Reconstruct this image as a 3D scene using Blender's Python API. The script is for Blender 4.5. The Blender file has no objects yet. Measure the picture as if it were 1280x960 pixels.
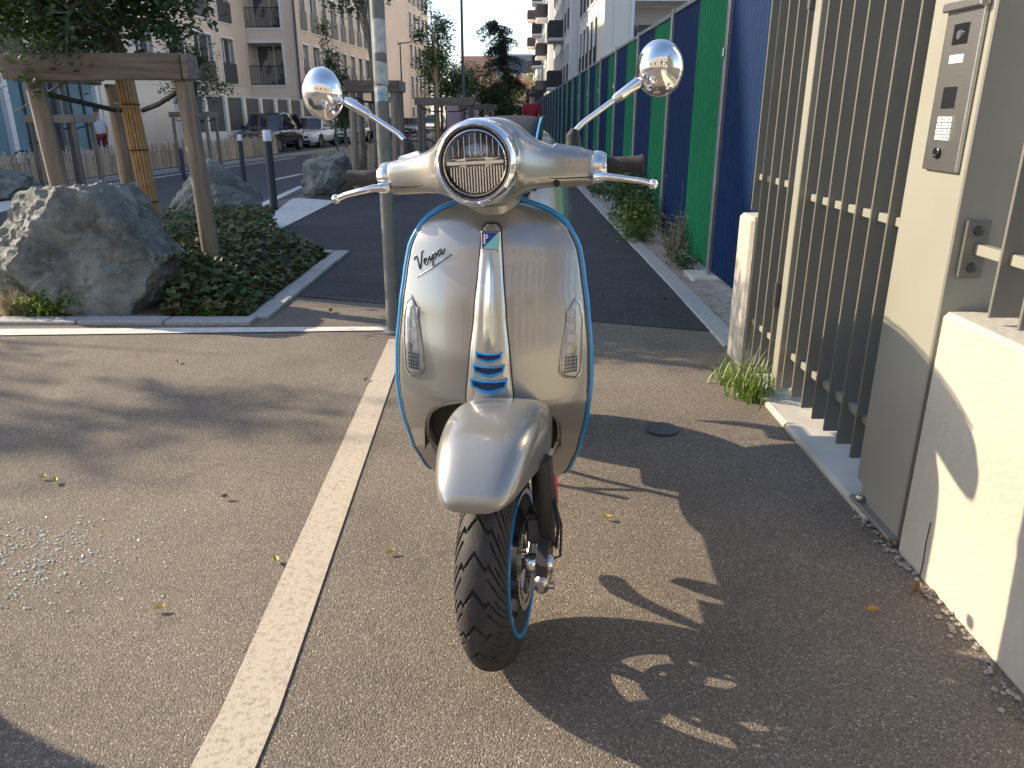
import bpy, bmesh, math, random
from mathutils import Vector, Matrix, noise
R = math.radians
PI = math.pi
rnd = random.Random(7)
sc = bpy.context.scene
COL = sc.collection

# ------------------------------------------------------------------ camera, sky, sun, exposure
PITCH = math.atan(340 / 961.0)
cam_d = bpy.data.cameras.new('camera')
cam = bpy.data.objects.new('camera', cam_d)
COL.objects.link(cam)
cam.location = (0, 0, 1.15)
cam.rotation_euler = (PI / 2 - PITCH, 0, 0)
cam_d.sensor_width = 36
cam_d.lens = 961 / 1280 * 36
cam_d.clip_start = .02
cam_d.clip_end = 3000
sc.camera = cam

SUN_AZ, SUN_EL = R(21), R(27.5)          # from the left, a little ahead of the camera
sun_dir = Vector((-math.cos(SUN_AZ) * math.cos(SUN_EL), math.sin(SUN_AZ) * math.cos(SUN_EL), math.sin(SUN_EL)))
w = bpy.data.worlds.new('World')
sc.world = w
w.use_nodes = True
wn = w.node_tree.nodes
bg = wn['Background']
sky = wn.new('ShaderNodeTexSky')
sky.sky_type = 'NISHITA'
sky.sun_disc = False
sky.sun_elevation = SUN_EL
sky.sun_rotation = math.atan2(sun_dir.x, sun_dir.y)
sky.altitude = 200
sky.air_density = .8
sky.dust_density = 1.2
sky.ozone_density = .5
w.node_tree.links.new(sky.outputs[0], bg.inputs[0])
bg.inputs[1].default_value = .15
sl = bpy.data.lights.new('sun', 'SUN')
sl.energy = 3.8
sl.angle = R(.55)
sl.color = (1, .83, .6)
so = bpy.data.objects.new('sun', sl)
COL.objects.link(so)
so.rotation_euler = (-sun_dir).to_track_quat('-Z', 'Y').to_euler()
sc.view_settings.view_transform = 'Standard'
sc.view_settings.look = 'None'
sc.view_settings.exposure = 1.25
sc.view_settings.gamma = 1

# ------------------------------------------------------------------ materials
MATS = {}
def mat(name, c, rough=.6, metal=0, c2=None, nscale=8, bump=0, bscale=40, coat=0, detail=6, contrast=(.35, .65),
        emit=None, trans=0, spec=None, bdist=.01):
    if name in MATS: return MATS[name]
    m = bpy.data.materials.new(name); m.use_nodes = True
    nt = m.node_tree; N = nt.nodes; Lk = nt.links
    b = N['Principled BSDF']
    b.inputs['Base Color'].default_value = (*c, 1)
    b.inputs['Roughness'].default_value = rough
    b.inputs['Metallic'].default_value = metal
    b.inputs['Coat Weight'].default_value = coat
    b.inputs['Coat Roughness'].default_value = .04
    if spec is not None: b.inputs['Specular IOR Level'].default_value = spec
    if trans: b.inputs['Transmission Weight'].default_value = trans
    if emit:
        b.inputs['Emission Color'].default_value = (*emit[0], 1); b.inputs['Emission Strength'].default_value = emit[1]
    tc = N.new('ShaderNodeTexCoord')
    if c2:
        n = N.new('ShaderNodeTexNoise'); n.inputs['Scale'].default_value = nscale; n.inputs['Detail'].default_value = detail
        Lk.new(tc.outputs['Object'], n.inputs['Vector'])
        r = N.new('ShaderNodeValToRGB'); r.color_ramp.elements[0].position = contrast[0]; r.color_ramp.elements[1].position = contrast[1]
        r.color_ramp.elements[0].color = (*c, 1); r.color_ramp.elements[1].color = (*c2, 1)
        Lk.new(n.outputs['Fac'], r.inputs['Fac']); Lk.new(r.outputs['Color'], b.inputs['Base Color'])
    if bump:
        n2 = N.new('ShaderNodeTexNoise'); n2.inputs['Scale'].default_value = bscale; n2.inputs['Detail'].default_value = 5
        Lk.new(tc.outputs['Object'], n2.inputs['Vector'])
        bp = N.new('ShaderNodeBump'); bp.inputs['Strength'].default_value = bump; bp.inputs['Distance'].default_value = bdist
        Lk.new(n2.outputs['Fac'], bp.inputs['Height']); Lk.new(bp.outputs['Normal'], b.inputs['Normal'])
    MATS[name] = m
    return m

def asphalt(name, dark, mid, speck, grain=220, speck_amt=.12, bump=.5, big=(.8, 1.15), stain=True):
    """bitumen with aggregate: cells of stone of different tones, blotchy wear, coarse relief"""
    m = bpy.data.materials.new(name); m.use_nodes = True
    nt = m.node_tree; N = nt.nodes; Lk = nt.links; b = N['Principled BSDF']
    tc = N.new('ShaderNodeTexCoord')
    vo = N.new('ShaderNodeTexVoronoi'); vo.inputs['Scale'].default_value = grain
    Lk.new(tc.outputs['Object'], vo.inputs['Vector'])
    bw = N.new('ShaderNodeSeparateColor'); Lk.new(vo.outputs['Color'], bw.inputs[0])
    r = N.new('ShaderNodeValToRGB'); e = r.color_ramp.elements
    e[0].position = 0; e[0].color = (*dark, 1); e[1].position = 1 - speck_amt; e[1].color = (*mid, 1)
    x = e.new(min(.995, 1 - speck_amt * .5)); x.color = (*speck, 1)
    Lk.new(bw.outputs[0], r.inputs['Fac'])
    # dark bitumen between the stones
    dr = N.new('ShaderNodeMapRange'); dr.inputs['From Min'].default_value = .25; dr.inputs['From Max'].default_value = .75
    dr.inputs['To Min'].default_value = 1.1; dr.inputs['To Max'].default_value = .62
    Lk.new(vo.outputs['Distance'], dr.inputs['Value'])
    mx = N.new('ShaderNodeMix'); mx.data_type = 'RGBA'; mx.blend_type = 'MULTIPLY'; mx.inputs[0].default_value = 1
    Lk.new(r.outputs['Color'], mx.inputs[6]); Lk.new(dr.outputs[0], mx.inputs[7])
    n = N.new('ShaderNodeTexNoise'); n.inputs['Scale'].default_value = 1.7; n.inputs['Detail'].default_value = 7; n.inputs['Roughness'].default_value = .62
    Lk.new(tc.outputs['Object'], n.inputs['Vector'])
    mr = N.new('ShaderNodeMapRange'); mr.inputs['From Min'].default_value = .3; mr.inputs['From Max'].default_value = .7
    mr.inputs['To Min'].default_value = big[0]; mr.inputs['To Max'].default_value = big[1]
    Lk.new(n.outputs['Fac'], mr.inputs['Value'])
    m2 = N.new('ShaderNodeMix'); m2.data_type = 'RGBA'; m2.blend_type = 'MULTIPLY'; m2.inputs[0].default_value = 1
    Lk.new(mx.outputs[2], m2.inputs[6]); Lk.new(mr.outputs[0], m2.inputs[7])
    # old spots and tyre-dark patches with their own shapes
    n4 = N.new('ShaderNodeTexNoise'); n4.inputs['Scale'].default_value = 5.5; n4.inputs['Detail'].default_value = 4; n4.inputs['Distortion'].default_value = .8
    Lk.new(tc.outputs['Object'], n4.inputs['Vector'])
    r4 = N.new('ShaderNodeMapRange'); r4.inputs['From Min'].default_value = .63; r4.inputs['From Max'].default_value = .74
    r4.inputs['To Min'].default_value = 1; r4.inputs['To Max'].default_value = .74
    Lk.new(n4.outputs['Fac'], r4.inputs['Value'])
    m4 = N.new('ShaderNodeMix'); m4.data_type = 'RGBA'; m4.blend_type = 'MULTIPLY'; m4.inputs[0].default_value = 1
    Lk.new(m2.outputs[2], m4.inputs[6]); Lk.new(r4.outputs[0], m4.inputs[7])
    Lk.new(m4.outputs[2], b.inputs['Base Color'])
    b.inputs['Roughness'].default_value = .78
    n3 = N.new('ShaderNodeTexNoise'); n3.inputs['Scale'].default_value = grain * .8; n3.inputs['Detail'].default_value = 3
    Lk.new(tc.outputs['Object'], n3.inputs['Vector'])
    ad = N.new('ShaderNodeMath'); ad.operation = 'SUBTRACT'; Lk.new(n3.outputs['Fac'], ad.inputs[0]); Lk.new(vo.outputs['Distance'], ad.inputs[1])
    bp = N.new('ShaderNodeBump'); bp.inputs['Strength'].default_value = bump; bp.inputs['Distance'].default_value = .006
    Lk.new(ad.outputs[0], bp.inputs['Height']); Lk.new(bp.outputs['Normal'], b.inputs['Normal'])
    MATS[name] = m
    return m

def rock_mat(name, c1, c2, vein):
    m = bpy.data.materials.new(name); m.use_nodes = True
    nt = m.node_tree; N = nt.nodes; Lk = nt.links; b = N['Principled BSDF']
    tc = N.new('ShaderNodeTexCoord')
    n = N.new('ShaderNodeTexNoise'); n.inputs['Scale'].default_value = 3.2; n.inputs['Detail'].default_value = 9; n.inputs['Roughness'].default_value = .66
    n.inputs['Distortion'].default_value = .7
    Lk.new(tc.outputs['Object'], n.inputs['Vector'])
    r = N.new('ShaderNodeValToRGB'); r.color_ramp.elements[0].position = .40; r.color_ramp.elements[1].position = .60
    r.color_ramp.elements[0].color = (*c1, 1); r.color_ramp.elements[1].color = (*c2, 1)
    Lk.new(n.outputs['Fac'], r.inputs['Fac'])
    mp = N.new('ShaderNodeMapping'); mp.inputs['Rotation'].default_value = (.4, .9, .5); mp.inputs['Scale'].default_value = (1, 2.6, 1)
    Lk.new(tc.outputs['Object'], mp.inputs['Vector'])
    n2 = N.new('ShaderNodeTexNoise'); n2.inputs['Scale'].default_value = 5.0; n2.inputs['Detail'].default_value = 8; n2.inputs['Distortion'].default_value = 1.6
    n2.inputs['Roughness'].default_value = .7
    Lk.new(mp.outputs[0], n2.inputs['Vector'])
    r2 = N.new('ShaderNodeValToRGB'); e = r2.color_ramp.elements
    e[0].position = .56; e[0].color = (0, 0, 0, 1); e[1].position = .72; e[1].color = (.75, .75, .75, 1)
    Lk.new(n2.outputs['Fac'], r2.inputs['Fac'])
    mx = N.new('ShaderNodeMix'); mx.data_type = 'RGBA'
    Lk.new(r2.outputs['Color'], mx.inputs[0]); Lk.new(r.outputs['Color'], mx.inputs[6]); mx.inputs[7].default_value = (*vein, 1)
    Lk.new(mx.outputs[2], b.inputs['Base Color']); b.inputs['Roughness'].default_value = .75
    n3 = N.new('ShaderNodeTexNoise'); n3.inputs['Scale'].default_value = 22; n3.inputs['Detail'].default_value = 12; n3.inputs['Roughness'].default_value = .7
    Lk.new(tc.outputs['Object'], n3.inputs['Vector'])
    bp = N.new('ShaderNodeBump'); bp.inputs['Strength'].default_value = .8; bp.inputs['Distance'].default_value = .04
    Lk.new(n3.outputs['Fac'], bp.inputs['Height']); Lk.new(bp.outputs['Normal'], b.inputs['Normal'])
    MATS[name] = m
    return m

def wood_mat(name, c1, c2, axis=2, sc_=14):
    m = bpy.data.materials.new(name); m.use_nodes = True
    nt = m.node_tree; N = nt.nodes; Lk = nt.links; b = N['Principled BSDF']
    tc = N.new('ShaderNodeTexCoord'); mp = N.new('ShaderNodeMapping')
    s = [sc_, sc_, sc_]; s[axis] = sc_ * .08; mp.inputs['Scale'].default_value = s
    Lk.new(tc.outputs['Object'], mp.inputs['Vector'])
    n = N.new('ShaderNodeTexNoise'); n.inputs['Scale'].default_value = 2.2; n.inputs['Detail'].default_value = 7; n.inputs['Distortion'].default_value = .5
    Lk.new(mp.outputs[0], n.inputs['Vector'])
    oi = N.new('ShaderNodeObjectInfo')
    r = N.new('ShaderNodeValToRGB'); r.color_ramp.elements[0].position = .33; r.color_ramp.elements[1].position = .66
    r.color_ramp.elements[0].color = (*c1, 1); r.color_ramp.elements[1].color = (*c2, 1)
    Lk.new(n.outputs['Fac'], r.inputs['Fac'])
    mr = N.new('ShaderNodeMapRange'); mr.inputs['To Min'].default_value = .7; mr.inputs['To Max'].default_value = 1.25
    Lk.new(oi.outputs['Random'], mr.inputs['Value'])
    mx = N.new('ShaderNodeMix'); mx.data_type = 'RGBA'; mx.blend_type = 'MULTIPLY'; mx.inputs[0].default_value = 1
    Lk.new(r.outputs['Color'], mx.inputs[6]); Lk.new(mr.outputs[0], mx.inputs[7]); Lk.new(mx.outputs[2], b.inputs['Base Color'])
    b.inputs['Roughness'].default_value = .8
    bp = N.new('ShaderNodeBump'); bp.inputs['Strength'].default_value = .4; bp.inputs['Distance'].default_value = .01
    Lk.new(n.outputs['Fac'], bp.inputs['Height']); Lk.new(bp.outputs['Normal'], b.inputs['Normal'])
    MATS[name] = m
    return m

def leaf_mat(name, c1, c2, rough=.5, tr=.25):
    """leaf faces take a tone from a position noise; a little light passes through"""
    m = bpy.data.materials.new(name); m.use_nodes = True
    nt = m.node_tree; N = nt.nodes; Lk = nt.links; b = N['Principled BSDF']
    tc = N.new('ShaderNodeTexCoord')
    n = N.new('ShaderNodeTexNoise'); n.inputs['Scale'].default_value = 9; n.inputs['Detail'].default_value = 4
    Lk.new(tc.outputs['Object'], n.inputs['Vector'])
    r = N.new('ShaderNodeValToRGB'); r.color_ramp.elements[0].position = .35; r.color_ramp.elements[1].position = .65
    r.color_ramp.elements[0].color = (*c1, 1); r.color_ramp.elements[1].color = (*c2, 1)
    Lk.new(n.outputs['Fac'], r.inputs['Fac']); Lk.new(r.outputs['Color'], b.inputs['Base Color'])
    b.inputs['Roughness'].default_value = rough
    t = N.new('ShaderNodeBsdfTranslucent'); Lk.new(r.outputs['Color'], t.inputs['Color'])
    ms = N.new('ShaderNodeMixShader'); ms.inputs[0].default_value = tr
    Lk.new(b.outputs[0], ms.inputs[1]); Lk.new(t.outputs[0], ms.inputs[2])
    Lk.new(ms.outputs[0], N['Material Output'].inputs['Surface'])
    MATS[name] = m
    return m

asphalt('plaza', (.125, .103, .08), (.262, .216, .168), (.46, .41, .335), 300, .06, .6, (.74, 1.16))
asphalt('path_tar', (.020, .020, .022), (.05, .05, .053), (.20, .20, .20), 260, .07, .6, (.72, 1.25))
asphalt('road_tar', (.045, .046, .05), (.085, .086, .09), (.17, .17, .17), 120, .08, .4)
mat('paint_white', (.62, .60, .55), .7, c2=(.47, .45, .40), nscale=14, bump=.35, bscale=130, contrast=(.42, .75))
mat('paint_line', (.44, .385, .30), .8, c2=(.24, .20, .155), nscale=95, bump=.5, bscale=300, contrast=(.48, .78), detail=12, bdist=.004)
mat('granite', (.42, .41, .39), .75, c2=(.30, .29, .28), nscale=60, bump=.3, bscale=90)
mat('concrete', (.52, .49, .42), .8, c2=(.42, .39, .33), nscale=5, bump=.25, bscale=60)
mat('concrete_white', (.46, .43, .36), .8, c2=(.37, .342, .28), nscale=2.2, bump=.4, bscale=45, contrast=(.3, .75), detail=10)
mat('soil', (.09, .06, .04), .95, c2=(.16, .11, .075), nscale=22, bump=.8, bscale=40)
rock_mat('boulder_stone', (.10, .112, .10), (.27, .28, .25), (.54, .54, .48))
mat('paint_silver', (.325, .316, .29), .29, .62, coat=.9, c2=(.355, .346, .32), nscale=900)
mat('paint_silver_light', (.47, .46, .42), .25, .66, coat=1)
mat('trim_blue', (.010, .27, .62), .3, .1, coat=.6)
mat('blue_deep', (.003, .022, .075), .45)
mat('chrome', (.86, .86, .86), .045, 1)
mat('chrome_soft', (.75, .75, .74), .16, 1)
mat('steel', (.50, .49, .47), .34, 1, bump=.1, bscale=200)
mat('black_plastic', (.018, .018, .018), .5, bump=.15, bscale=300)
mat('black_gloss', (.012, .012, .013), .18)
mat('rubber', (.022, .022, .022), .72, bump=.15, bscale=200, c2=(.04, .037, .034), nscale=30)
mat('dark_metal', (.075, .075, .078), .45, .5)
mat('leather_dark', (.014, .0135, .012), .62, spec=.3, bump=.25, bscale=260)
mat('red_spring', (.55, .02, .015), .35)
def clear_mat(name):
    """thin clear cover: lets light through, glints at grazing angles"""
    m = bpy.data.materials.new(name); m.use_nodes = True
    nt = m.node_tree; N = nt.nodes; Lk = nt.links
    t = N.new('ShaderNodeBsdfTransparent'); t.inputs[0].default_value = (.93, .94, .95, 1)
    g = N.new('ShaderNodeBsdfGlossy'); g.inputs['Roughness'].default_value = .03
    f = N.new('ShaderNodeFresnel'); f.inputs[0].default_value = 1.5
    ms = N.new('ShaderNodeMixShader'); Lk.new(f.outputs[0], ms.inputs[0]); Lk.new(t.outputs[0], ms.inputs[1]); Lk.new(g.outputs[0], ms.inputs[2])
    Lk.new(ms.outputs[0], N['Material Output'].inputs['Surface']); MATS[name] = m
clear_mat('lens')
mat('reflector', (.30, .30, .30), .16, 1)
mat('reflector_clear', (.72, .73, .74), .2, .9)
mat('bowl_bright', (.80, .80, .78), .25, 0, coat=.5)
mat('led_white', (.78, .78, .76), .2, coat=.5)
mat('badge_blue', (.012, .04, .33), .25, coat=.5)
mat('badge_teal', (.20, .62, .62), .25, coat=.5)
mat('white_plain', (.8, .8, .8), .4)
mat('script_dark', (.10, .10, .10), .25, .9)
mat('orange', (.65, .16, .02), .3)
mat('gate_paint', (.31, .308, .258), .42, .15, coat=.1, c2=(.28, .278, .23), nscale=2.2, detail=9)
mat('gate_slat', (.19, .187, .158), .42, .15, c2=(.17, .167, .14), nscale=3)
mat('galv', (.31, .32, .32), .5, .6, c2=(.25, .26, .26), nscale=18, bump=.05)
mat('galv_dull', (.20, .215, .205), .55, .3, c2=(.16, .172, .165), nscale=9)
mat('post_dark', (.055, .065, .078), .5, .3)
mat('hoard_blue', (.003, .020, .075), .65, spec=.15, c2=(.004, .026, .09), nscale=1.2)
mat('hoard_green', (.006, .145, .062), .65, spec=.15, c2=(.010, .175, .075), nscale=1.2)
wood_mat('wood_grey', (.17, .135, .10), (.30, .245, .18))
wood_mat('wood_beam', (.14, .105, .078), (.255, .20, .15), 0)
wood_mat('wood_picket', (.40, .29, .185), (.68, .53, .36))
wood_mat('bark', (.10, .085, .065), (.20, .17, .13))
mat('cane', (.46, .29, .13), .55, c2=(.36, .21, .09), nscale=25)
mat('strap', (.014, .014, .015), .6)
leaf_mat('leaf_dark', (.032, .068, .024), (.095, .16, .055), .5, .35)
leaf_mat('leaf_mid', (.04, .085, .02), (.105, .17, .045))
leaf_mat('leaf_light', (.10, .18, .03), (.22, .30, .06))
leaf_mat('leaf_ivy', (.04, .075, .02), (.12, .165, .05))
leaf_mat('leaf_brown', (.15, .09, .045), (.27, .18, .09))
leaf_mat('leaf_dry', (.20, .17, .09), (.33, .29, .17))
leaf_mat('leaf_yellow', (.45, .36, .06), (.58, .50, .13), .5, .15)
leaf_mat('conifer', (.018, .045, .025), (.05, .085, .045))
mat('render_tan', (.76, .64, .52), .85, c2=(.71, .59, .475), nscale=.6, bump=.08, bscale=60)
mat('render_white', (.80, .79, .76), .8, c2=(.74, .73, .70), nscale=.5)
mat('render_cream', (.80, .74, .63), .8, c2=(.75, .69, .58), nscale=.5)
mat('frame_white', (.74, .74, .72), .5)
mat('panel_dark', (.085, .088, .092), .5)
mat('rail_dark', (.05, .05, .055), .5, .3)
mat('glass_dark', (.035, .042, .05), .06, 0, spec=.8, c2=(.09, .10, .11), nscale=.45, contrast=(.4, .6))
mat('glass_shop', (.16, .26, .31), .08, 0, spec=.8, c2=(.22, .33, .37), nscale=.6)
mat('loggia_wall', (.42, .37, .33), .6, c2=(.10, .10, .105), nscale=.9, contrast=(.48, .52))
mat('curtain', (.55, .53, .50), .9)
mat('tile_roof', (.21, .11, .08), .85, c2=(.15, .085, .065), nscale=2)
mat('slate', (.075, .075, .085), .7)
mat('metal_roof', (.42, .45, .46), .5)
mat('car_dark', (.012, .016, .025), .22, .3, coat=1)
mat('car_white', (.74, .75, .75), .25, 0, coat=1)
mat('car_grey', (.22, .24, .27), .25, .5, coat=1)
mat('car_blue', (.05, .09, .18), .25, .3, coat=1)
mat('car_glass', (.02, .026, .03), .05, 0, spec=.9)
mat('lamp_clear', (.62, .64, .66), .1, .3, coat=1)
mat('plate_white', (.75, .75, .72), .5)
mat('skin', (.42, .25, .17), .55)
mat('cloth_red', (.30, .015, .025), .85)
mat('cloth_pale', (.66, .60, .64), .85)
mat('cloth_maroon', (.16, .03, .03), .85)
mat('cloth_dark', (.025, .027, .035), .85)
mat('hair', (.05, .04, .03), .6)
mat('glass_bits', (.62, .78, .74), .1, 0, spec=.8)
mat('screen', (.012, .013, .016), .1)
mat('red_paint', (.45, .03, .03), .5)
mat('pink_panel', (.42, .22, .36), .6, c2=(.55, .36, .30), nscale=1.4)
mat('gravel_stone', (.36, .32, .27), .85, c2=(.24, .215, .185), nscale=18)
mat('sticker', (.55, .57, .56), .6, c2=(.36, .40, .40), nscale=30)
mat('sticker_blue', (.12, .36, .48), .6, c2=(.55, .60, .60), nscale=22)

# ------------------------------------------------------------------ mesh helpers
class MB:
    def __init__(s): s.v = []; s.f = []; s.M = None
    def add(s, vs, fs, M=None):
        o = len(s.v); M = M or s.M
        s.v += [tuple(M @ Vector(p)) for p in vs] if M else [tuple(p) for p in vs]
        s.f += [tuple(i + o for i in f) for f in fs]
        return s
    def box(s, x0, x1, y0, y1, z0, z1, M=None):
        return s.add([(x0, y0, z0), (x1, y0, z0), (x1, y1, z0), (x0, y1, z0), (x0, y0, z1), (x1, y0, z1), (x1, y1, z1), (x0, y1, z1)],
                     [(0, 3, 2, 1), (4, 5, 6, 7), (0, 1, 5, 4), (1, 2, 6, 5), (2, 3, 7, 6), (3, 0, 4, 7)], M)
    def bbox(s, x0, x1, y0, y1, z0, z1, b=.004, M=None):
        """box with chamfered edges"""
        vs = []; fs = []
        X = (x0, x1); Y = (y0, y1); Z = (z0, z1); sg = (1, -1)
        idx = {}
        for i in (0, 1):
            for j in (0, 1):
                for k in (0, 1):
                    for a in range(3):
                        p = [X[i] + sg[i] * b, Y[j] + sg[j] * b, Z[k] + sg[k] * b]
                        p[a] = (X[i], Y[j], Z[k])[a]
                        idx[(i, j, k, a)] = len(vs); vs.append(p)
        I = idx
        for a in range(3):
            o = [q for q in range(3) if q != a]
            for side in (0, 1):
                q = []
                for (m, n) in ((0, 0), (1, 0), (1, 1), (0, 1)):
                    key = [0, 0, 0]; key[a] = side; key[o[0]] = m; key[o[1]] = n
                    q.append(I[(*key, a)])
                fs.append(tuple(q))
        for a in range(3):
            o = [q for q in range(3) if q != a]
            for m in (0, 1):
                for n in (0, 1):
                    k0 = [0, 0, 0]; k0[o[0]] = m; k0[o[1]] = n; k1 = k0[:]; k1[a] = 1
                    fs.append((I[(*k0, o[0])], I[(*k0, o[1])], I[(*k1, o[1])], I[(*k1, o[0])]))
        for i in (0, 1):
            for j in (0, 1):
                for k in (0, 1): fs.append((I[(i, j, k, 0)], I[(i, j, k, 1)], I[(i, j, k, 2)]))
        return s.add(vs, fs, M)
    def loft(s, rings, cap=True, closed=True, M=None):
        n = len(rings[0]); vs = [p for r in rings for p in r]; fs = []
        for a in range(len(rings) - 1):
            for i in range(n if closed else n - 1):
                j = (i + 1) % n
                fs.append((a * n + i, a * n + j, (a + 1) * n + j, (a + 1) * n + i))
        if cap and closed:
            fs.append(tuple(range(n - 1, -1, -1))); o = (len(rings) - 1) * n; fs.append(tuple(range(o, o + n)))
        return s.add(vs, fs, M)
    def tube(s, pts, r, seg=8, cap=True, M=None, closed=False):
        pts = [Vector(p) for p in pts]; n = len(pts); rings = []
        up = None
        for i, p in enumerate(pts):
            a = pts[i - 1] if (i > 0 or closed) else p
            b = pts[(i + 1) % n] if (i < n - 1 or closed) else p
            d = (b - a).normalized()
            if up is None:
                up = Vector((0, 0, 1)) if abs(d.z) < .9 else Vector((1, 0, 0))
            up = (up - d * up.dot(d)).normalized(); sd = d.cross(up)
            rr = r[i] if isinstance(r, (list, tuple)) else r
            rings.append([tuple(p + up * rr * math.cos(2 * PI * k / seg) + sd * rr * math.sin(2 * PI * k / seg)) for k in range(seg)])
        if closed: rings.append(rings[0]); cap = False
        return s.loft(rings, cap, True, M)
    def lathe(s, prof, seg=24, M=None, closed=False, cap=True):
        """profile of (radius, height) turned about Z"""
        rings = [[(r * math.cos(2 * PI * k / seg), r * math.sin(2 * PI * k / seg), z) for k in range(seg)] for r, z in prof]
        if closed: rings.append(rings[0])
        return s.loft(rings, cap and not closed, True, M)
    def prism(s, poly, z0, z1, M=None):
        n = len(poly)
        vs = [(x, y, z0) for x, y in poly] + [(x, y, z1) for x, y in poly]
        fs = [tuple(range(n - 1, -1, -1)), tuple(range(n, 2 * n))] + [(i, (i + 1) % n, n + (i + 1) % n, n + i) for i in range(n)]
        return s.add(vs, fs, M)
    def grid(s, fn, nu, nv, skip=None, M=None):
        vs = [fn(i / nu, j / nv) for j in range(nv + 1) for i in range(nu + 1)]
        fs = [(j * (nu + 1) + i, j * (nu + 1) + i + 1, (j + 1) * (nu + 1) + i + 1, (j + 1) * (nu + 1) + i)
              for j in range(nv) for i in range(nu) if not (skip and skip(i / nu, j / nv, (i + 1) / nu, (j + 1) / nv))]
        return s.add(vs, fs, M)
    def mesh(s, name, m=None, smooth=False, ang=None):
        me = bpy.data.meshes.new(name); me.from_pydata(s.v, [], s.f)
        bm = bmesh.new(); bm.from_mesh(me); bmesh.ops.recalc_face_normals(bm, faces=bm.faces); bm.to_mesh(me); bm.free()
        if m: me.materials.append(MATS[m])
        if smooth:
            me.polygons.foreach_set('use_smooth', [True] * len(me.polygons))
            if ang: me.set_sharp_from_angle(angle=R(ang))
        me.update()
        return me
    def build(s, name, m, parent=None, smooth=False, ang=40, world=True):
        o = bpy.data.objects.new(name, s.mesh(name, m, smooth, ang)); COL.objects.link(o)
        if parent is not None: attach(o, parent, world)
        return o
def attach(o, parent, world=True):
    o.parent = parent
    if world:
        if parent.parent is None: o.matrix_parent_inverse = parent.matrix_basis.inverted()
def tag(o, label, cat, group=None):
    o['label'] = label; o['category'] = cat
    if group: o['group'] = group
    return o
def struct(o, kind='structure', label=None):
    o['kind'] = kind
    if label: o['label'] = label
    return o
def thing(name, label, cat, loc=(0, 0, 0), rz=0, group=None):
    o = bpy.data.objects.new(name, None); COL.objects.link(o)
    o.empty_display_size = .1
    o.location = loc; o.rotation_euler = (0, 0, rz)
    o.matrix_basis = Matrix.LocRotScale(Vector(loc), Matrix.Rotation(rz, 3, 'Z'), Vector((1, 1, 1)))
    return tag(o, label, cat, group)
def piece(name, me, parent, M=None):
    o = bpy.data.objects.new(name, me); COL.objects.link(o); o.parent = parent
    if M is not None: o.matrix_basis = M
    return o
def solid(o, t, off=-1):
    md = o.modifiers.new('thickness', 'SOLIDIFY'); md.thickness = t; md.offset = off; return o
def subsurf(o, n=1):
    md = o.modifiers.new('smooth', 'SUBSURF'); md.levels = n; md.render_levels = n; return o
def copy_thing(root, loc, rz, label):
    r = root.copy(); COL.objects.link(r); r.location = loc; r.rotation_euler = (0, 0, rz); r['label'] = label
    def rec(src, dst):
        for ch in src.children:
            c = ch.copy(); COL.objects.link(c); c.parent = dst; rec(ch, c)
    rec(root, r)
    return r
def lerp_tab(tab, x):
    if x <= tab[0][0]: return tab[0][1]
    for (a, b), (c, d) in zip(tab, tab[1:]):
        if x <= c:
            t = (x - a) / (c - a); t = t * t * (3 - 2 * t) * .35 + t * .65
            return b + (d - b) * t
    return tab[-1][1]

# ------------------------------------------------------------------ terrain: level by the scooter, falling a little towards the street
SA = R(4.6); DX, DY = math.sin(SA), math.cos(SA)          # direction of the street
def T_(x, y): return -x * DY + y * DX                     # metres left of the street axis through the camera
def ST(s, t): return (s * DX - t * DY, s * DY + t * DX)   # along / across the street -> x, y
def gz(x, y):
    t = T_(x, y)
    return -.006 * max(0, y - 5) - .45 * min(1, max(0, (t - 4.0) / 2.6))
def sheet(name, poly, m, dz=0., kind='structure', thick=0):
    bm = bmesh.new()
    bm.faces.new([bm.verts.new((x, y, 0)) for x, y in poly])
    for co, no in (((0, 5, 0), (0, 1, 0)), ((*ST(0, 4.0), 0), (-DY, DX, 0)), ((*ST(0, 6.6), 0), (-DY, DX, 0))):
        bmesh.ops.bisect_plane(bm, geom=bm.verts[:] + bm.edges[:] + bm.faces[:], plane_co=co, plane_no=no)
    for v in bm.verts: v.co.z = gz(v.co.x, v.co.y) + dz
    bmesh.ops.recalc_face_normals(bm, faces=bm.faces)
    for f in bm.faces:
        if f.normal.z < 0: f.normal_flip()
    if thick:
        r = bmesh.ops.extrude_face_region(bm, geom=bm.faces[:])
        for e in r['geom']:
            if isinstance(e, bmesh.types.BMVert): e.co.z -= thick
        bmesh.ops.recalc_face_normals(bm, faces=bm.faces)
    me = bpy.data.meshes.new(name); bm.to_mesh(me); bm.free(); me.materials.append(MATS[m])
    o = bpy.data.objects.new(name, me); COL.objects.link(o)
    if kind: struct(o, kind)
    return o

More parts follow.
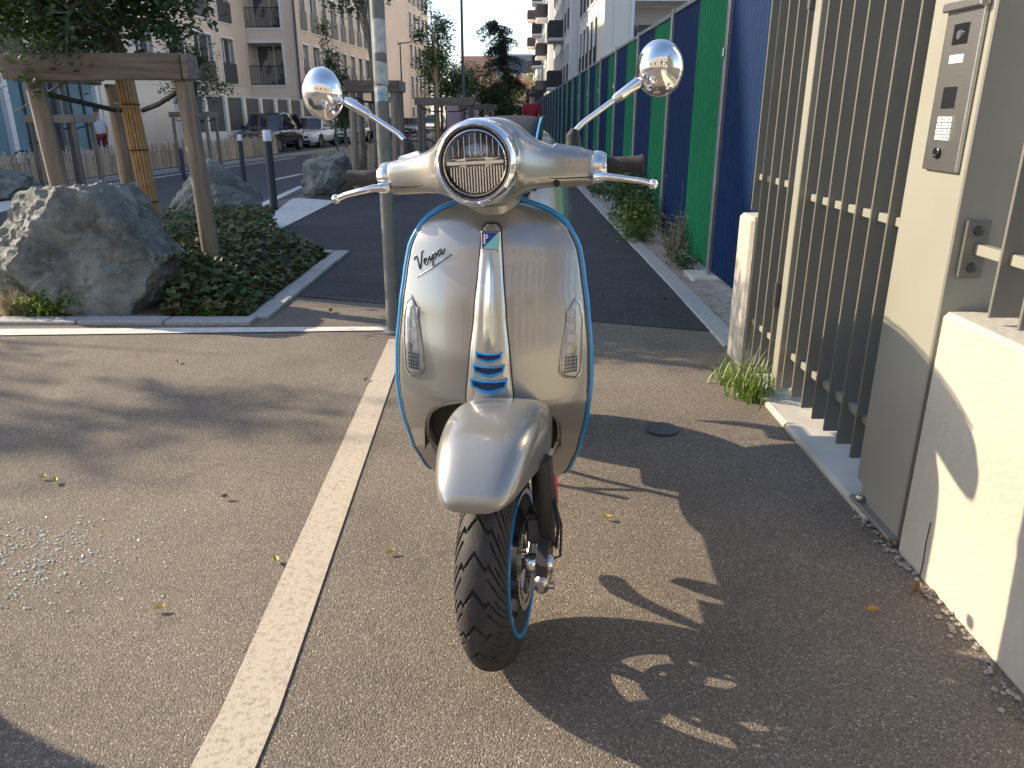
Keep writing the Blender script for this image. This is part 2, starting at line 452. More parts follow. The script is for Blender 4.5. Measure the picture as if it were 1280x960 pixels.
# ------------------------------------------------------------------ ground, path, road, markings
sheet('ground', [(-500, -120), (500, -120), (500, 700), (-500, 700)], 'plaza', 0)
sheet('path', [(-1.42, 4.98), (1.10, 4.12), (1.10, 75), (2.2, 75)] + [ST(75, 3.9), ST(9.2, 3.9), (-2.05, 6.75), (-1.43, 6.68)], 'path_tar', .004)
sheet('road', [ST(-30, 4.6), ST(8, 4.6), ST(260, 4.6), ST(260, 12.0), ST(-30, 12.0)], 'road_tar', .006)
sheet('painted_line', [(-.60, 1.02), (-.478, 1.02), (-.474, 1.25), (-.565, 3.96), (-.66, 3.96), (-.592, 1.25)], 'paint_line', .004)
sheet('edging_strip', [(-9, 3.63), (-2.78, 4.03), (-.70, 4.13), (-.705, 4.21), (-2.84, 4.16), (-9, 3.85)], 'paint_white', .006)
sheet('crossing_block', [(-2.83, 8.99), (-2.69, 8.37), (-2.43, 8.19), (-2.47, 11.03), (-3.2, 11.5)], 'paint_white', .012)
sheet('road_edge_line', [(-3.14, 9.8), (-3.42, 10.9), (-4.85, 18.8), (-5.1, 18.8), (-3.66, 10.9), (-3.34, 9.8)], 'paint_white', .011)
for s0 in (2, 6.5, 11, 15.5, 20.2, 25, 30, 35, 40): sheet('lane_dash', [ST(s0, 8.05), ST(s0 + 2.4, 8.05), ST(s0 + 2.4, 7.87), ST(s0, 7.87)], 'paint_white', .011)
sheet('road_edge_line', [ST(2, 11.55), ST(32, 11.55), ST(32, 11.4), ST(2, 11.4)], 'paint_white', .011)
sheet('crossing_block', [ST(10.3, 9.2), ST(14.4, 10.4), ST(14.7, 11.2), ST(10.0, 10.2)], 'paint_white', .012)
sheet('sidewalk', [ST(-30, 12.16), ST(260, 12.16), ST(260, 19.6), ST(-30, 19.6)], 'road_tar', .10, thick=.2)
for s0 in range(6, 60):   # kerb stones of the far pavement
    pass
kerb = sheet('kerb', [ST(-30, 12.0), ST(260, 12.0), ST(260, 12.155), ST(-30, 12.155)], 'granite', .115, thick=.3)
km = MB().bbox(-.06, .06, .004, .992, -.2, .012, .006).mesh('kerb_stone', 'granite')
kp = thing('path_kerb', 'pale stone edging along the dark path beside the striped hoarding', 'kerb', (1.16, 3.82, 0))
y = 3.82
while y < 46:
    piece('kerb_stone', km, kp, Matrix.Translation((rnd.uniform(-.004, .004), y - 3.82, gz(1.16, y + .5) + rnd.uniform(0, .005))))
    y += 1.0
sheet('gravel_bed', [(1.222, 3.4), (3.4, 3.4), (3.4, 60), (1.222, 60)], 'gravel_stone', .003)

def pebbles(name, n, fn, size, m, label):
    mb = MB()
    for i in range(n):
        x, y = fn(); r = size * rnd.uniform(.5, 1.3)
        vs = []
        a0 = rnd.uniform(0, 6)
        for (px, py, pz) in ((1, 0, 0), (0, 1, 0), (-1, 0, 0), (0, -1, 0), (0, 0, .7), (.5, .5, .5), (-.6, .4, .4)):
            vs.append((x + r * (px * math.cos(a0) - py * math.sin(a0)) * rnd.uniform(.7, 1.2), y + r * (px * math.sin(a0) + py * math.cos(a0)), gz(x, y) + .003 + r * pz * rnd.uniform(.6, 1.2)))
        mb.add(vs, [(0, 1, 5), (1, 4, 5), (0, 5, 4), (1, 2, 6), (1, 6, 4), (2, 4, 6), (2, 3, 4), (3, 0, 4)])
    return struct(mb.build(name, m), 'stuff', label)
pebbles('gravel', 2600, lambda: (rnd.uniform(1.225, 2.1), 3.45 + 5.5 * rnd.random() ** 1.6), .014, 'gravel_stone', 'loose grey gravel between path edging and hoarding')
def shard_spot():
    a, b = rnd.gauss(0, 1), rnd.gauss(0, 1)
    return (-1.36 + a * .17, 1.80 + b * .11)
pebbles('glass_fragments', 800, shard_spot, .0030, 'glass_bits', 'scatter of broken glass crumbs on the asphalt')
pebbles('grit', 700, lambda: (rnd.uniform(-2.6, 1.05), 1.0 + 3.0 * rnd.random() ** 1.3), .0026, 'gravel_stone', 'pale grit scattered on the asphalt')
pebbles('wall_foot_grit', 160, lambda: (1.065 - abs(rnd.gauss(0, .018)), rnd.uniform(1.0, 2.1)), .008, 'gravel_stone', 'small stones along the foot of the low wall')

# planting bed edging
bed = thing('bed_edging', 'pale granite edging blocks around the planting bed', 'edging', (-1.5, 4.3, 0))
for i in range(9):
    x1 = -1.50 - i * .5; mb = MB().bbox(x1 - .492, x1, 4.262 + .012 * i * 0, 4.392, -.1, .018 + rnd.uniform(0, .006), .005)
    mb.build('edging_block', 'granite', bed)
for i in range(5):
    y0 = 4.40 + i * .455
    MB().bbox(-1.555 + i * .005, -1.43 + i * .005, y0, y0 + .447, -.1, .018 + rnd.uniform(0, .006), .005).build('edging_block', 'granite', bed)
MB().bbox(-1.98, -1.54, 6.55, 6.668, -.1, .025, .008).build('edging_block', 'granite', bed)
sheet('bed_soil', [(-9, 4.4), (-1.557, 4.4), (-1.545, 6.54), (-2.0, 6.56), (-2.6, 8.2), ST(10.2, 4.5), ST(8, 4.5), (-9, 8)], 'soil', .010)

# ------------------------------------------------------------------ low wall, gate, entry post (right)
wl = MB()
def wfn():
    pass
wl.bbox(1.072, 1.75, -2.5, 1.868, -.2, .683, .012)
tag(wl.build('low_wall', 'concrete_white'), 'low cream rendered wall on the right, below the entry panel post', 'wall')
eb = MB().bbox(1.085, 1.30, 3.52, 3.73, -.2, .70, .016)
tag(eb.build('wall_stub', 'concrete_white'), 'short white concrete wall end between gate and striped hoarding', 'wall')
th = MB().bbox(1.05, 1.62, 2.02, 3.34, -.1, .022, .01)
tag(th.build('threshold_slab', 'concrete'), 'worn concrete threshold strip under the slatted gate', 'slab')

ZT = 2.02
gate = thing('slatted_gate', 'olive green gate of deep upright slats, lit along their edges', 'gate', (1.12, 2.6, .02))
MB().bbox(1.088, 1.148, 2.995, 3.055, .06, ZT, .003).build('stile', 'gate_paint', gate)
MB().bbox(1.088, 1.148, 2.135, 2.19, .06, ZT, .003).build('stile', 'gate_paint', gate)
slm = MB().bbox(0, .085, -.0045, .0045, .095, ZT, .0012).mesh('slat', 'gate_slat')
for k in range(7): piece('slat', slm, gate, gate.matrix_basis.inverted() @ Matrix.Translation((1.092, 2.268 + .1115 * k, 0)))
for z in (.232, .85, 1.93): MB().bbox(1.112, 1.137, 2.19, 2.995, z - .013, z + .013, .002).build('rail', 'gate_paint', gate)
side = thing('side_railing', 'fixed run of slats between gate and white wall end', 'railing', (1.12, 3.3, 0))
for k in range(4): piece('slat', slm, side, side.matrix_basis.inverted() @ Matrix.Translation((1.092, 3.13 + .1115 * k, 0)))
slu = MB().bbox(0, .075, -.0045, .0045, .73, ZT, .0012).mesh('slat_short', 'gate_slat')
for k in range(1): piece('slat', slu, side, side.matrix_basis.inverted() @ Matrix.Translation((1.092, 3.576 + .1115 * k, 0)))
MB().bbox(1.112, 1.137, 3.055, 3.60, .862, .888, .002).build('rail', 'gate_paint', side)
MB().bbox(1.112, 1.137, 3.055, 3.50, .222, .246, .002).build('rail', 'gate_paint', side)
post = thing('entry_post', 'wide olive steel post carrying the door entry panel', 'post', (1.17, 1.99, 0))
MB().bbox(1.072, 1.30, 1.882, 2.118, .0, ZT + .05, .004).build('body', 'gate_paint', post)
MB().bbox(1.045, 1.34, 1.872, 2.135, .022, .034, .003).build('base_plate', 'gate_slat', post)
bolt = MB().lathe([(.001, .036), (.013, .036), (.013, .045), (.009, .052), (.001, .053)], 8).mesh('bolt', 'steel')
piece('anchor_bolt', bolt, post, post.matrix_basis.inverted() @ Matrix.Translation((1.058, 2.09, 0)))
br = MB().bbox(1.095, 1.155, 1.871, 1.8815, .765, .905, .003).build('bracket', 'gate_slat', post)
for z in (.79, .88):
    MB().lathe([(.001, 0), (.012, 0), (.011, .006), (.005, .009), (.001, .009)], 12, Matrix.Translation((1.125, 1.871, z)) @ Matrix.Rotation(PI / 2, 4, 'X')).build('bolt', 'dark_metal', br, True)
ic = thing('intercom', 'stainless door entry panel with camera, screen, keypad and round button', 'intercom', (1.06, 1.98, 1.0))
Y0, Y1, Z0, Z1 = 2.062, 1.905, 1.385, 1.012
def icr(a0, a1, b0, b1, d0, d1): return (1.072 - d1, 1.072 - d0, Y0 + (Y1 - Y0) * a1, Y0 + (Y1 - Y0) * a0, Z0 + (Z1 - Z0) * b1, Z0 + (Z1 - Z0) * b0)
MB().bbox(*icr(0, 1, 0, 1, 0, .012), .002).build('plate', 'steel', ic)
MB().bbox(*icr(-.02, 1.02, -.03, .025, 0, .026), .003).build('hood', 'steel', ic)
cw = MB().bbox(*icr(.27, .70, .10, .225, .011, .0135), .001).build('camera_window', 'screen', ic)
MB().lathe([(.001, 0), (.012, 0), (.010, .004), (.001, .005)], 16, Matrix.Translation((1.0585, Y0 + (Y1 - Y0) * .48, Z0 + (Z1 - Z0) * .17)) @ Matrix.Rotation(-PI / 2, 4, 'Y')).build('lens', 'glass_dark', cw, True)
MB().bbox(*icr(.28, .66, .285, .335, .011, .0132), .0008).build('name_label', 'white_plain', ic)
MB().bbox(*icr(.27, .66, .475, .61, .011, .0135), .001).build('display', 'screen', ic)
for r_ in range(4):
    for c_ in range(4):
        if c_ == 3 and r_ > 3: continue
        a = .27 + c_ * .105; b_ = .66 + r_ * .038
        k = MB().bbox(*icr(a, a + .093, b_, b_ + .032, .011, .015), .0008).build('key', 'plate_white', ic)
        MB().box(*icr(a + .03, a + .06, b_ + .009, b_ + .023, .0148, .0154)).build('key_mark', 'dark_metal', k)
MB().lathe([(.001, 0), (.014, 0), (.014, .006), (.011, .008), (.010, .006), (.001, .006)], 20, Matrix.Translation((1.0605, Y0 + (Y1 - Y0) * .42, Z0 + (Z1 - Z0) * .885)) @ Matrix.Rotation(-PI / 2, 4, 'Y')).build('call_button', 'black_gloss', ic, True)
rl = thing('wall_railing', 'olive slats standing above the low cream wall', 'railing', (1.15, 1.6, .69))
slw = MB().bbox(0, .075, -.0045, .0045, .70, ZT, .0012).mesh('slat_upper', 'gate_slat')
for k in range(12): piece('slat', slw, rl, rl.matrix_basis.inverted() @ Matrix.Translation((1.105, 1.735 - .1115 * k, 0)))
MB().bbox(1.125, 1.15, .3, 1.872, .822, .848, .002).build('rail', 'gate_paint', rl)

# ------------------------------------------------------------------ striped hoarding
FX = 1.46; BAY = 1.97
hf = thing('hoarding_fence', 'tall corrugated blue and green striped hoarding beside the path', 'fence', (FX, 5.5, 0))
def corr(m):
    prof = []; n = 13; wv = .985 / n
    for i in range(n):
        a = i * wv
        prof += [(a, 0), (a + wv * .30, 0), (a + wv * .42, .007), (a + wv * .78, .007), (a + wv * .90, 0)]
    prof.append((.985, 0))
    mb = MB(); n = len(prof)
    mb.add([(-d, a, .05) for a, d in prof] + [(-d, a, 1.97) for a, d in prof], [(i, i + 1, n + i + 1, n + i) for i in range(n - 1)])
    return mb.mesh('panel_' + m, m)
pg, pb = corr('hoard_green'), corr('hoard_blue')
pom = MB().bbox(-.035, .03, -.03, .03, -.1, 2.03, .006).mesh('fence_post', 'galv')
capm = MB().bbox(-.022, .022, .03, BAY - .03, 1.972, 2.008, .004).mesh('fence_cap', 'galv')
footm = MB().bbox(-.16, .22, -.17, .17, -.02, .03, .006).mesh('fence_foot', 'concrete')
clipm = MB().bbox(-.05, -.034, -.018, .018, 1.50, 1.56, .004).mesh('fence_clip', 'steel')
for k in range(-1, 32):
    y = 5.60 + BAY * k; z = gz(FX, y)
    B = Matrix.Translation((0, y - 5.5, z))
    p = piece('post', pom, hf, B)
    if k < 10: piece('foot', footm, hf, B); piece('clip', clipm, p)
    Sh = Matrix.Identity(4)
    # going away from the camera: green first, then blue, then the next post
    piece('green_panel', pg, hf, B @ Sh); piece('blue_panel', pb, hf, B @ Sh @ Matrix.Translation((0, .985, 0)))
    piece('cap_rail', capm, hf, B @ Sh)

# ------------------------------------------------------------------ poles, bollards, lamps
sp = thing('sign_pole', 'slim galvanised pole with torn stickers behind the scooter', 'pole', (-.655, 4.10, 0))
MB().tube([(0, 0, -.1), (.004, 0, 1.4), (.012, 0, 3.6)], .036, 16, M=Matrix.Translation((-.655, 4.10, 0))).build('shaft', 'galv_dull', sp, True, 60)
def wrap(z0, z1, a0, a1, r, m, nm):
    mb = MB(); n = 8
    def fn(u, v):
        a = a0 + (a1 - a0) * u; z = z0 + (z1 - z0) * v + .004 * math.sin(5 * u + z0 * 30)
        return (-.655 + .0015 + z * .0033 + r * math.cos(a), 4.10 + r * math.sin(a), z)
    mb.grid(fn, n, 4); return mb.build(nm, m, sp, True)
wrap(1.42, 1.57, R(185), R(340), .0372, 'sticker', 'sticker')
wrap(1.20, 1.27, R(200), R(330), .0372, 'sticker_blue', 'sticker')
wrap(1.28, 1.38, R(240), R(350), .0372, 'sticker', 'sticker')
wrap(1.66, 1.74, R(190), R(270), .0372, 'sticker', 'sticker')
MB().lathe([(.036, 0), (.055, 0), (.055, .012), (.036, .016)], 16, Matrix.Translation((-.655, 4.10, .004)), True).build('collar', 'galv', sp, True)

def bollard(x, y, h, label, white=True):
    z = gz(x, y)
    b = thing('bollard', label, 'bollard', (x, y, z), 0, 'bollards along the street')
    M = Matrix.Translation((x, y, z))
    MB().lathe([(.001, -.1), (.05, -.1), (.05, h - .13), (.001, h - .13)], 14, M).build('shaft', 'post_dark', b, True)
    MB().lathe([(.001, h - .13), (.052, h - .13), (.052, h - .01), (.044, h), (.001, h)], 14, M).build('cap', 'white_plain' if white else 'post_dark', b, True)
bollard(-3.05, 10.05, .97, 'dark bollard with white cap, the one nearer the scooter of the pair')
bollard(-6.15, 18.2, 1.20, 'dark bollard with white cap, farther one of the pair by the road')
bollard(-8.63, 20.9, .80, 'short all-dark bollard by the far kerb behind the leaning stakes', False)

def street_lamp(x, y, h, arm, label, r=.07, m='post_dark'):
    z = gz(x, y)
    L = thing('street_lamp', label, 'street lamp', (x, y, z), 0, 'street lamps')
    MB().tube([(x, y, z - .1), (x, y, z + h * .25), (x, y, z + h * .26), (x, y, z + h)], [r, r, r * .8, r * .55], 10).build('post', m, L, True)
    sg = 1 if arm > 0 else -1
    MB().tube([(x - sg * .15, y, z + h - .02), (x, y, z + h), (x + arm * .5, y, z + h + .05), (x + arm * .85, y, z + h + .12)], [.03, .035, .03, .025], 8).build('arm', m, L, True)
    MB().loft([[(x + arm * .8 + sg * a * .5, y + b * wd, z + h + .12 + c) for b, c in ((-1, 0), (-.7, .06), (.7, .06), (1, 0), (.8, -.02), (-.8, -.02))] for a, wd in ((0, .05), (.2, .1), (.8, .11), (1, .04))]).build('lantern', m, L, True)
    MB().tube([(x - sg * .15, y, z + h - .12), (x - sg * .12, y, z + h + .14)], .018, 8).build('finial', m, L, True)
street_lamp(-1.72, 29, 5.15, -1.0, 'grey street lamp with long arm pointing left against the sky', .075)
street_lamp(-6.95, 52, 5.9, 1.2, 'distant street lamp whose arm points right before the tan block')
street_lamp(-2.18, 13.2, 6.2, -1.1, 'thick dark lamp post just behind the galvanised sign pole', .08)
street_lamp(2.35, 64, 5.0, -.8, 'thin dark lamp post in front of the pale flats on the right', .06)

# ------------------------------------------------------------------ the scooter (local frame: origin under the front axle, +y to the rear)
YAW = R(-4)
SC = thing('scooter', 'silver electric scooter with bright blue trim parked facing the camera', 'scooter', (-.066, 1.44, 0), YAW)
STEER = R(-4.8)
ax_p = Vector((0, .36, .95)); ax_d = Vector((0, .45, .89)).normalized()
MS = Matrix.Translation(ax_p + Vector((-.004, 0, 0))) @ Matrix.Rotation(R(-1.2), 4, 'Y') @ Matrix.Rotation(STEER, 4, ax_d) @ Matrix.Translation(-ax_p)
MW = Matrix.Translation((.036, .012, 0)) @ Matrix.Translation(ax_p) @ Matrix.Rotation(STEER * 1.6, 4, ax_d) @ Matrix.Translation(-ax_p)           # wheel and mudguard sit a touch to one side
def sb(mb, name, m, parent=SC, smooth=True, ang=40): return mb.build(name, m, parent, smooth, ang, world=False)

HW = [(.205, .10), (.22, .135), (.245, .165), (.275, .184), (.30, .192), (.355, .208), (.46, .224), (.545, .230), (.63, .227), (.72, .217), (.80, .205), (.85, .196), (.875, .186), (.90, .170), (.92, .150), (.943, .112), (.958, .062), (.966, .03)]
YE = [(.205, .44), (.25, .395), (.30, .365), (.36, .335), (.43, .312), (.50, .300), (.60, .305), (.72, .318), (.85, .338), (.966, .362)]
BU = [(.25, .05), (.36, .07), (.45, .085), (.52, .092), (.62, .088), (.75, .078), (.88, .060), (.966, .03)]
def hw(z): return lerp_tab(HW, z)
def shy(x, z):
    k = min(1, abs(x) / hw(z))
    lower = .018 * max(0, 1 - abs(z - .505) / .03) if False else 0
    return lerp_tab(YE, z) - lerp_tab(BU, z) * (1 - k ** 1.9) + .012 * max(0, k - .9) / .1 * 0 - lower
ATOP = .522
def aw(z):
    if z >= ATOP: return 0
    if z > .40: return .162 * (1 - ((z - .40) / (ATOP - .40)) ** 3.2) ** (1 / 2.2)
    return .162 - (.40 - z) * .30 - max(0, .26 - z) * .5
zs = sorted(set([.205 + .761 * i / 48 for i in range(49)] + [ATOP - .001, ATOP - .004, ATOP - .009, ATOP - .016, ATOP - .026, ATOP + .003]), reverse=True)
NU = 44; vs = []; fs = []
for z in zs:
    h = hw(z); a = aw(z)
    for i in range(NU + 1):
        u = i / NU * 2 - 1
        s_ = math.copysign(1, u) if abs(u) > 1e-6 else 0
        q = abs(u)
        x = s_ * (a + (h - a) * q)
        vs.append((x, shy(x, z), z))
for j in range(len(zs) - 1):
    low = zs[j + 1] < ATOP
    for i in range(NU):
        if low and i in (NU // 2 - 1, NU // 2): continue
        k = j * (NU + 1) + i
        fs.append((k, k + 1, k + NU + 2, k + NU + 1))
sh = MB().add(vs, fs); shield = sb(sh, 'leg_shield', 'paint_silver', ang=60)
solid(shield, .022, 1)
if True:   # make the thickness grow backwards, away from the camera
    me = shield.data
    n0 = me.polygons[len(me.polygons) // 3].normal
    shield.modifiers['thickness'].offset = -1 if n0.y < 0 else 1
edge = [(-hw(z), lerp_tab(YE, z), z) for z in [.262 + .693 * i / 42 for i in range(43)]]
edge = [p for p in edge] + [(-.03, .362, .967), (.03, .362, .967)] + [(-x, y, z) for x, y, z in reversed(edge)]
sb(MB().tube([(x * 1.012, y + .010, z + (.003 if z > .9 else 0)) for x, y, z in edge], .0072, 10), 'blue_trim', 'trim_blue', shield)
sb(MB().tube([(x * .985, y - .0005, z - (.004 if z > .9 else 0)) for x, y, z in edge], .0024, 6), 'trim_seam', 'black_plastic', shield)
# lip round the wheel opening and the dark well behind it
lip = [(-aw(z), z) for z in [.215 + .0155 * i for i in range(12)] + [.402, .42, .44, .46, .478, .494, .506, .515, .520, .5215]]
lip = lip + [(-x, z) for x, z in reversed(lip)]
sb(MB().tube([(x, shy(x, z) + .008, z) for x, z in lip], .0045, 8), 'wheel_arch_lip', 'paint_silver', shield)
def well(u, v):
    a = PI * u; rr = .05 + .95 * v
    return (.172 * math.cos(a) * (1 if v else 1), .27 + .11 * (1 - v), .30 + (.222 * math.sin(a)) if True else 0)
wv = MB().grid(lambda u, v: (.166 * math.cos(PI * u), .268 + .17 * v, .37 + .155 * max(0, math.sin(PI * u)) ** .45), 24, 4)
wv.box(-.163, .163, .318, .326, .362, .53)
sb(wv, 'wheel_well', 'black_plastic')
sb(MB().tube([(.215, .331, .405), (.17, .298, .398), (.155, .288, .396)], .0012, 5).tube([(-.215, .331, .405), (-.17, .298, .398), (-.155, .288, .396)], .0012, 5), 'panel_seam', 'black_plastic', shield)

# central horn cover with ridge, louvres and badge
TW = [(.515, .050), (.522, .0525), (.535, .0535), (.62, .0455), (.714, .0355), (.82, .0265), (.90, .0205), (.910, .018), (.916, .008)]
def tie(z0, z1, grow, lift, ridge):
    mb = MB(); nz, nx = 44, 16
    def fn(u, v):
        z = z0 + (z1 - z0) * v; t = lerp_tab(TW, z) + grow; x = t * (u * 2 - 1)
        e = 1 - abs(u * 2 - 1) ** 6
        zz = z - .016 * (1 - abs(u * 2 - 1)) * max(0, 1 - v / .12)
        return (x, shy(0, z) + (shy(x, z) - shy(0, z)) * .6 - lift * (.25 + .75 * e) - ridge * max(0, 1 - abs(u * 2 - 1) / .42) ** 1.2 * max(0, min(1, (z - .64) / .05)) * max(0, min(1, (.858 - z) / .05)), zz)
    return mb.grid(fn, nx, nz)
g0 = sb(tie(.5125, .918, .0035, .0035, 0), 'horn_cover_gap', 'black_plastic', shield)
horn = sb(tie(.515, .915, 0, .012, .010), 'horn_cover', 'paint_silver_light')
def tiey(z): return shy(0, z) - .0125
for zc, h, wd in ((.632, .020, .031), (.602, .024, .037), (.567, .030, .043)):
    out = [(-wd, zc + h * .55), (-wd * .4, zc + h * .36), (wd * .4, zc + h * .36), (wd, zc + h * .55), (wd * .92, zc - h * .12), (wd * .35, zc - h * .55), (0, zc - h * .68), (-wd * .35, zc - h * .55), (-wd * .92, zc - h * .12)]
    inn = [(x * .88, zc + (z - zc) * .62 + .0012) for x, z in out]
    yy = -.0075; n = len(out)
    def cv(x, z): return tiey(z) + .6 * (shy(x, z) - shy(0, z))
    mb = MB().add([(x, yy + cv(x, z), z) for x, z in out] + [(x, yy + cv(x, z) - .001, z) for x, z in inn] + [(x, yy + .009 + cv(x, z), z) for x, z in out] + [(x, yy + .0065 + cv(x, z), z) for x, z in inn],
                  [(i, (i + 1) % n, n + (i + 1) % n, n + i) for i in range(n)] + [(i, (i + 1) % n, 2 * n + (i + 1) % n, 2 * n + i) for i in range(n)] + [(n + i, n + (i + 1) % n, 3 * n + (i + 1) % n, 3 * n + i) for i in range(n)])
    lv = sb(mb, 'louvre', 'trim_blue', horn, False)
    sb(MB().add([(x, yy + .0055 + cv(x, z), z) for x, z in inn], [tuple(range(n))]), 'louvre_recess', 'blue_deep', lv, False)
by = tiey(.883) - .008; bt = Matrix.Translation((0, 0, 0))
badge = sb(MB().bbox(-.0205, .0205, by - .002, by + .012, .8625, .9035, .0015), 'badge', 'chrome_soft', horn, False)
sb(MB().add([(-.018, by - .0026, .901), (.018, by - .0026, .901), (-.018, by - .0026, .865)], [(0, 1, 2)]), 'badge_blue_field', 'badge_blue', badge, False)
sb(MB().add([(.018, by - .0026, .901), (.018, by - .0026, .865), (-.018, by - .0026, .865)], [(0, 1, 2)]), 'badge_teal_field', 'badge_teal', badge, False)
pm = MB()
P0 = Matrix.Translation((-.0155, by - .0036, .8795))
pm.box(.001, .0042, 0, .0015, -.002, .0175, P0).box(-.0008, .006, 0, .0015, -.0035, -.0018, P0)
arc = [(.0042 + .0068 * math.cos(a), .0125 + .0052 * math.sin(a)) for a in [PI / 2 - PI * i / 10 for i in range(11)]]
arci = [(.0042 + .0038 * math.cos(a), .0125 + .0026 * math.sin(a)) for a in [PI / 2 - PI * i / 10 for i in range(11)]]
pm.add([(x, 0, z) for x, z in arc] + [(x, 0, z) for x, z in arci], [(i, i + 1, 12 + i, 11 + i) for i in range(10)], P0)
sb(pm, 'badge_letter', 'white_plain', badge, False)
sb(MB().bbox(-.019, .019, by + .001, by + .012, .8555, .861, .001), 'badge_ledge', 'chrome_soft', badge, False)

# script lettering on the shield: Vespa, with its underline
strokes = {
 'V': [(0, .78), (.10, .98), (.17, .80), (.20, .10), (.24, 0), (.34, .35), (.46, .95), (.56, 1.02)],
 'e': [(.50, .24), (.60, .30), (.63, .42), (.56, .46), (.50, .30), (.53, .08), (.62, .02), (.72, .16)],
 's': [(.72, .16), (.82, .44), (.80, .34), (.86, .16), (.80, .03), (.73, .08)],
 'p': [(.90, .10), (1.02, .42), (.92, -.34), (1.02, .34), (1.12, .42), (1.16, .24), (1.08, .06), (1.00, .10)],
 'a': [(1.44, .36), (1.32, .42), (1.25, .22), (1.30, .04), (1.40, .18), (1.47, .42), (1.46, .08), (1.54, .04), (1.66, .30)],
 'line': [(-.02, -.42), (.4, -.42), (.9, -.43), (1.4, -.40), (1.95, -.34)]}
def smooth_path(p, n=4):
    P = [Vector((*a, 0)) for a in p]; out = []
    for i in range(len(P) - 1):
        a, b, c, d = P[max(0, i - 1)], P[i], P[i + 1], P[min(len(P) - 1, i + 2)]
        for k in range(n):
            t = k / n
            out.append(.5 * ((2 * b) + (c - a) * t + (2 * a - 5 * b + 4 * c - d) * t * t + (3 * b - a - 3 * c + d) * t ** 3))
    out.append(P[-1]); return out
sm = MB(); ca, sa = math.cos(R(33)), math.sin(R(33)); S_ = .052
for k, p in strokes.items():
    pts = []
    for q in smooth_path(p):
        X_, Z_ = q.x * S_ + q.y * S_ * .12, q.y * S_ * .62
        x = -.178 + X_ * ca - Z_ * sa * .7; z = .803 + X_ * sa + Z_ * ca
        pts.append((x, shy(x, z) - .0012, z))
    sm.tube(pts, .0011 if k == 'line' else .0015, 6)
sb(sm, 'script_lettering', 'script_dark', shield)

# front indicators
def indicator(sg):
    out = [(.190, .745), (.200, .735), (.207, .70), (.208, .64), (.205, .575), (.196, .563), (.172, .571), (.164, .585), (.167, .63), (.174, .68), (.181, .725)]
    def P(x, z, lift): return (sg * x, shy(x, z) - lift, z)
    cx, cz = .188, .65; n = len(out)
    def ring(k, lift): return [P(cx + (x - cx) * k * 1.16, cz + (z - cz) * (1 - (1 - k) * .35), lift) for x, z in out]
    rim = MB().loft([ring(1.10, -.006), ring(1.10, .003), ring(.95, .0045), ring(.94, -.002)], False)
    ind = sb(rim, 'indicator', 'paint_silver_light', shield)
    sb(MB().loft([ring(.93, -.004), ring(.93, .0015), ring(.80, .003)], True), 'indicator_bowl', 'bowl_bright', ind)
    for k in range(4):
        z = .712 - k * .027; x0 = .183 + .0008 * k
        fr = MB()
        w_, h_ = .0085 + .0009 * k, .0105
        c = [(x0 - w_, z - h_), (x0 + w_, z - h_), (x0 + w_, z + h_), (x0 - w_, z + h_)]
        fr.tube([P(x, zz, .0055) for x, zz in c], .0016, 6, closed=True)
        sb(fr, 'light_cell', 'led_white', ind)
    gr = MB()
    for k in range(5): x = .171 + k * .0065; gr.tube([P(x, .578, .005), P(x + .001, .618, .005)], .0009, 5)
    for k in range(5): z = .581 + k * .0085; gr.tube([P(.170, z, .005), P(.200, z, .005)], .0009, 5)
    sb(gr, 'reflector_grid', 'dark_metal', ind)
    sb(MB().loft([ring(.95, .004), ring(.9, .0085), ring(.6, .0105), ring(.02, .0112)], False), 'indicator_lens', 'lens', ind)
indicator(-1); indicator(1)

# mudguard
SPI = [(-.174, .452), (-.178, .462), (-.176, .482), (-.158, .507), (-.118, .543), (-.065, .566), (0, .578), (.06, .580), (.13, .570), (.20, .545), (.25, .52)]
FW = [.033, .047, .059, .074, .087, .096, .102, .105, .106, .101, .096]
FD = [-.010, .004, .020, .044, .070, .095, .115, .125, .12, .11, .10]
rings = []
for (y, z), fw, fd in zip(SPI, FW, FD):
    d = Vector((0, y, z - .23)).normalized(); ring = []
    d = (d + Vector((0, 0, .45))).normalized()
    sq = min(1, max(0, (y + .175) / .16))
    for i in range(25):
        a = PI * i / 24; cx = -math.cos(a); k = math.sin(a)
        xx = math.copysign(abs(cx) ** (.66 - .16 * sq), cx) * fw; dr = fd * (1 - k ** (.62 - .26 * sq))
        ring.append((xx, y - d.y * dr, z - d.z * dr))
    rings.append(ring)
fm = MB().loft(rings, False, False, MW @ Matrix.Translation((0, 0, -.013)))
fender = sb(fm, 'mudguard', 'paint_silver', ang=80); solid(fender, .004, 0); subsurf(fender, 2)

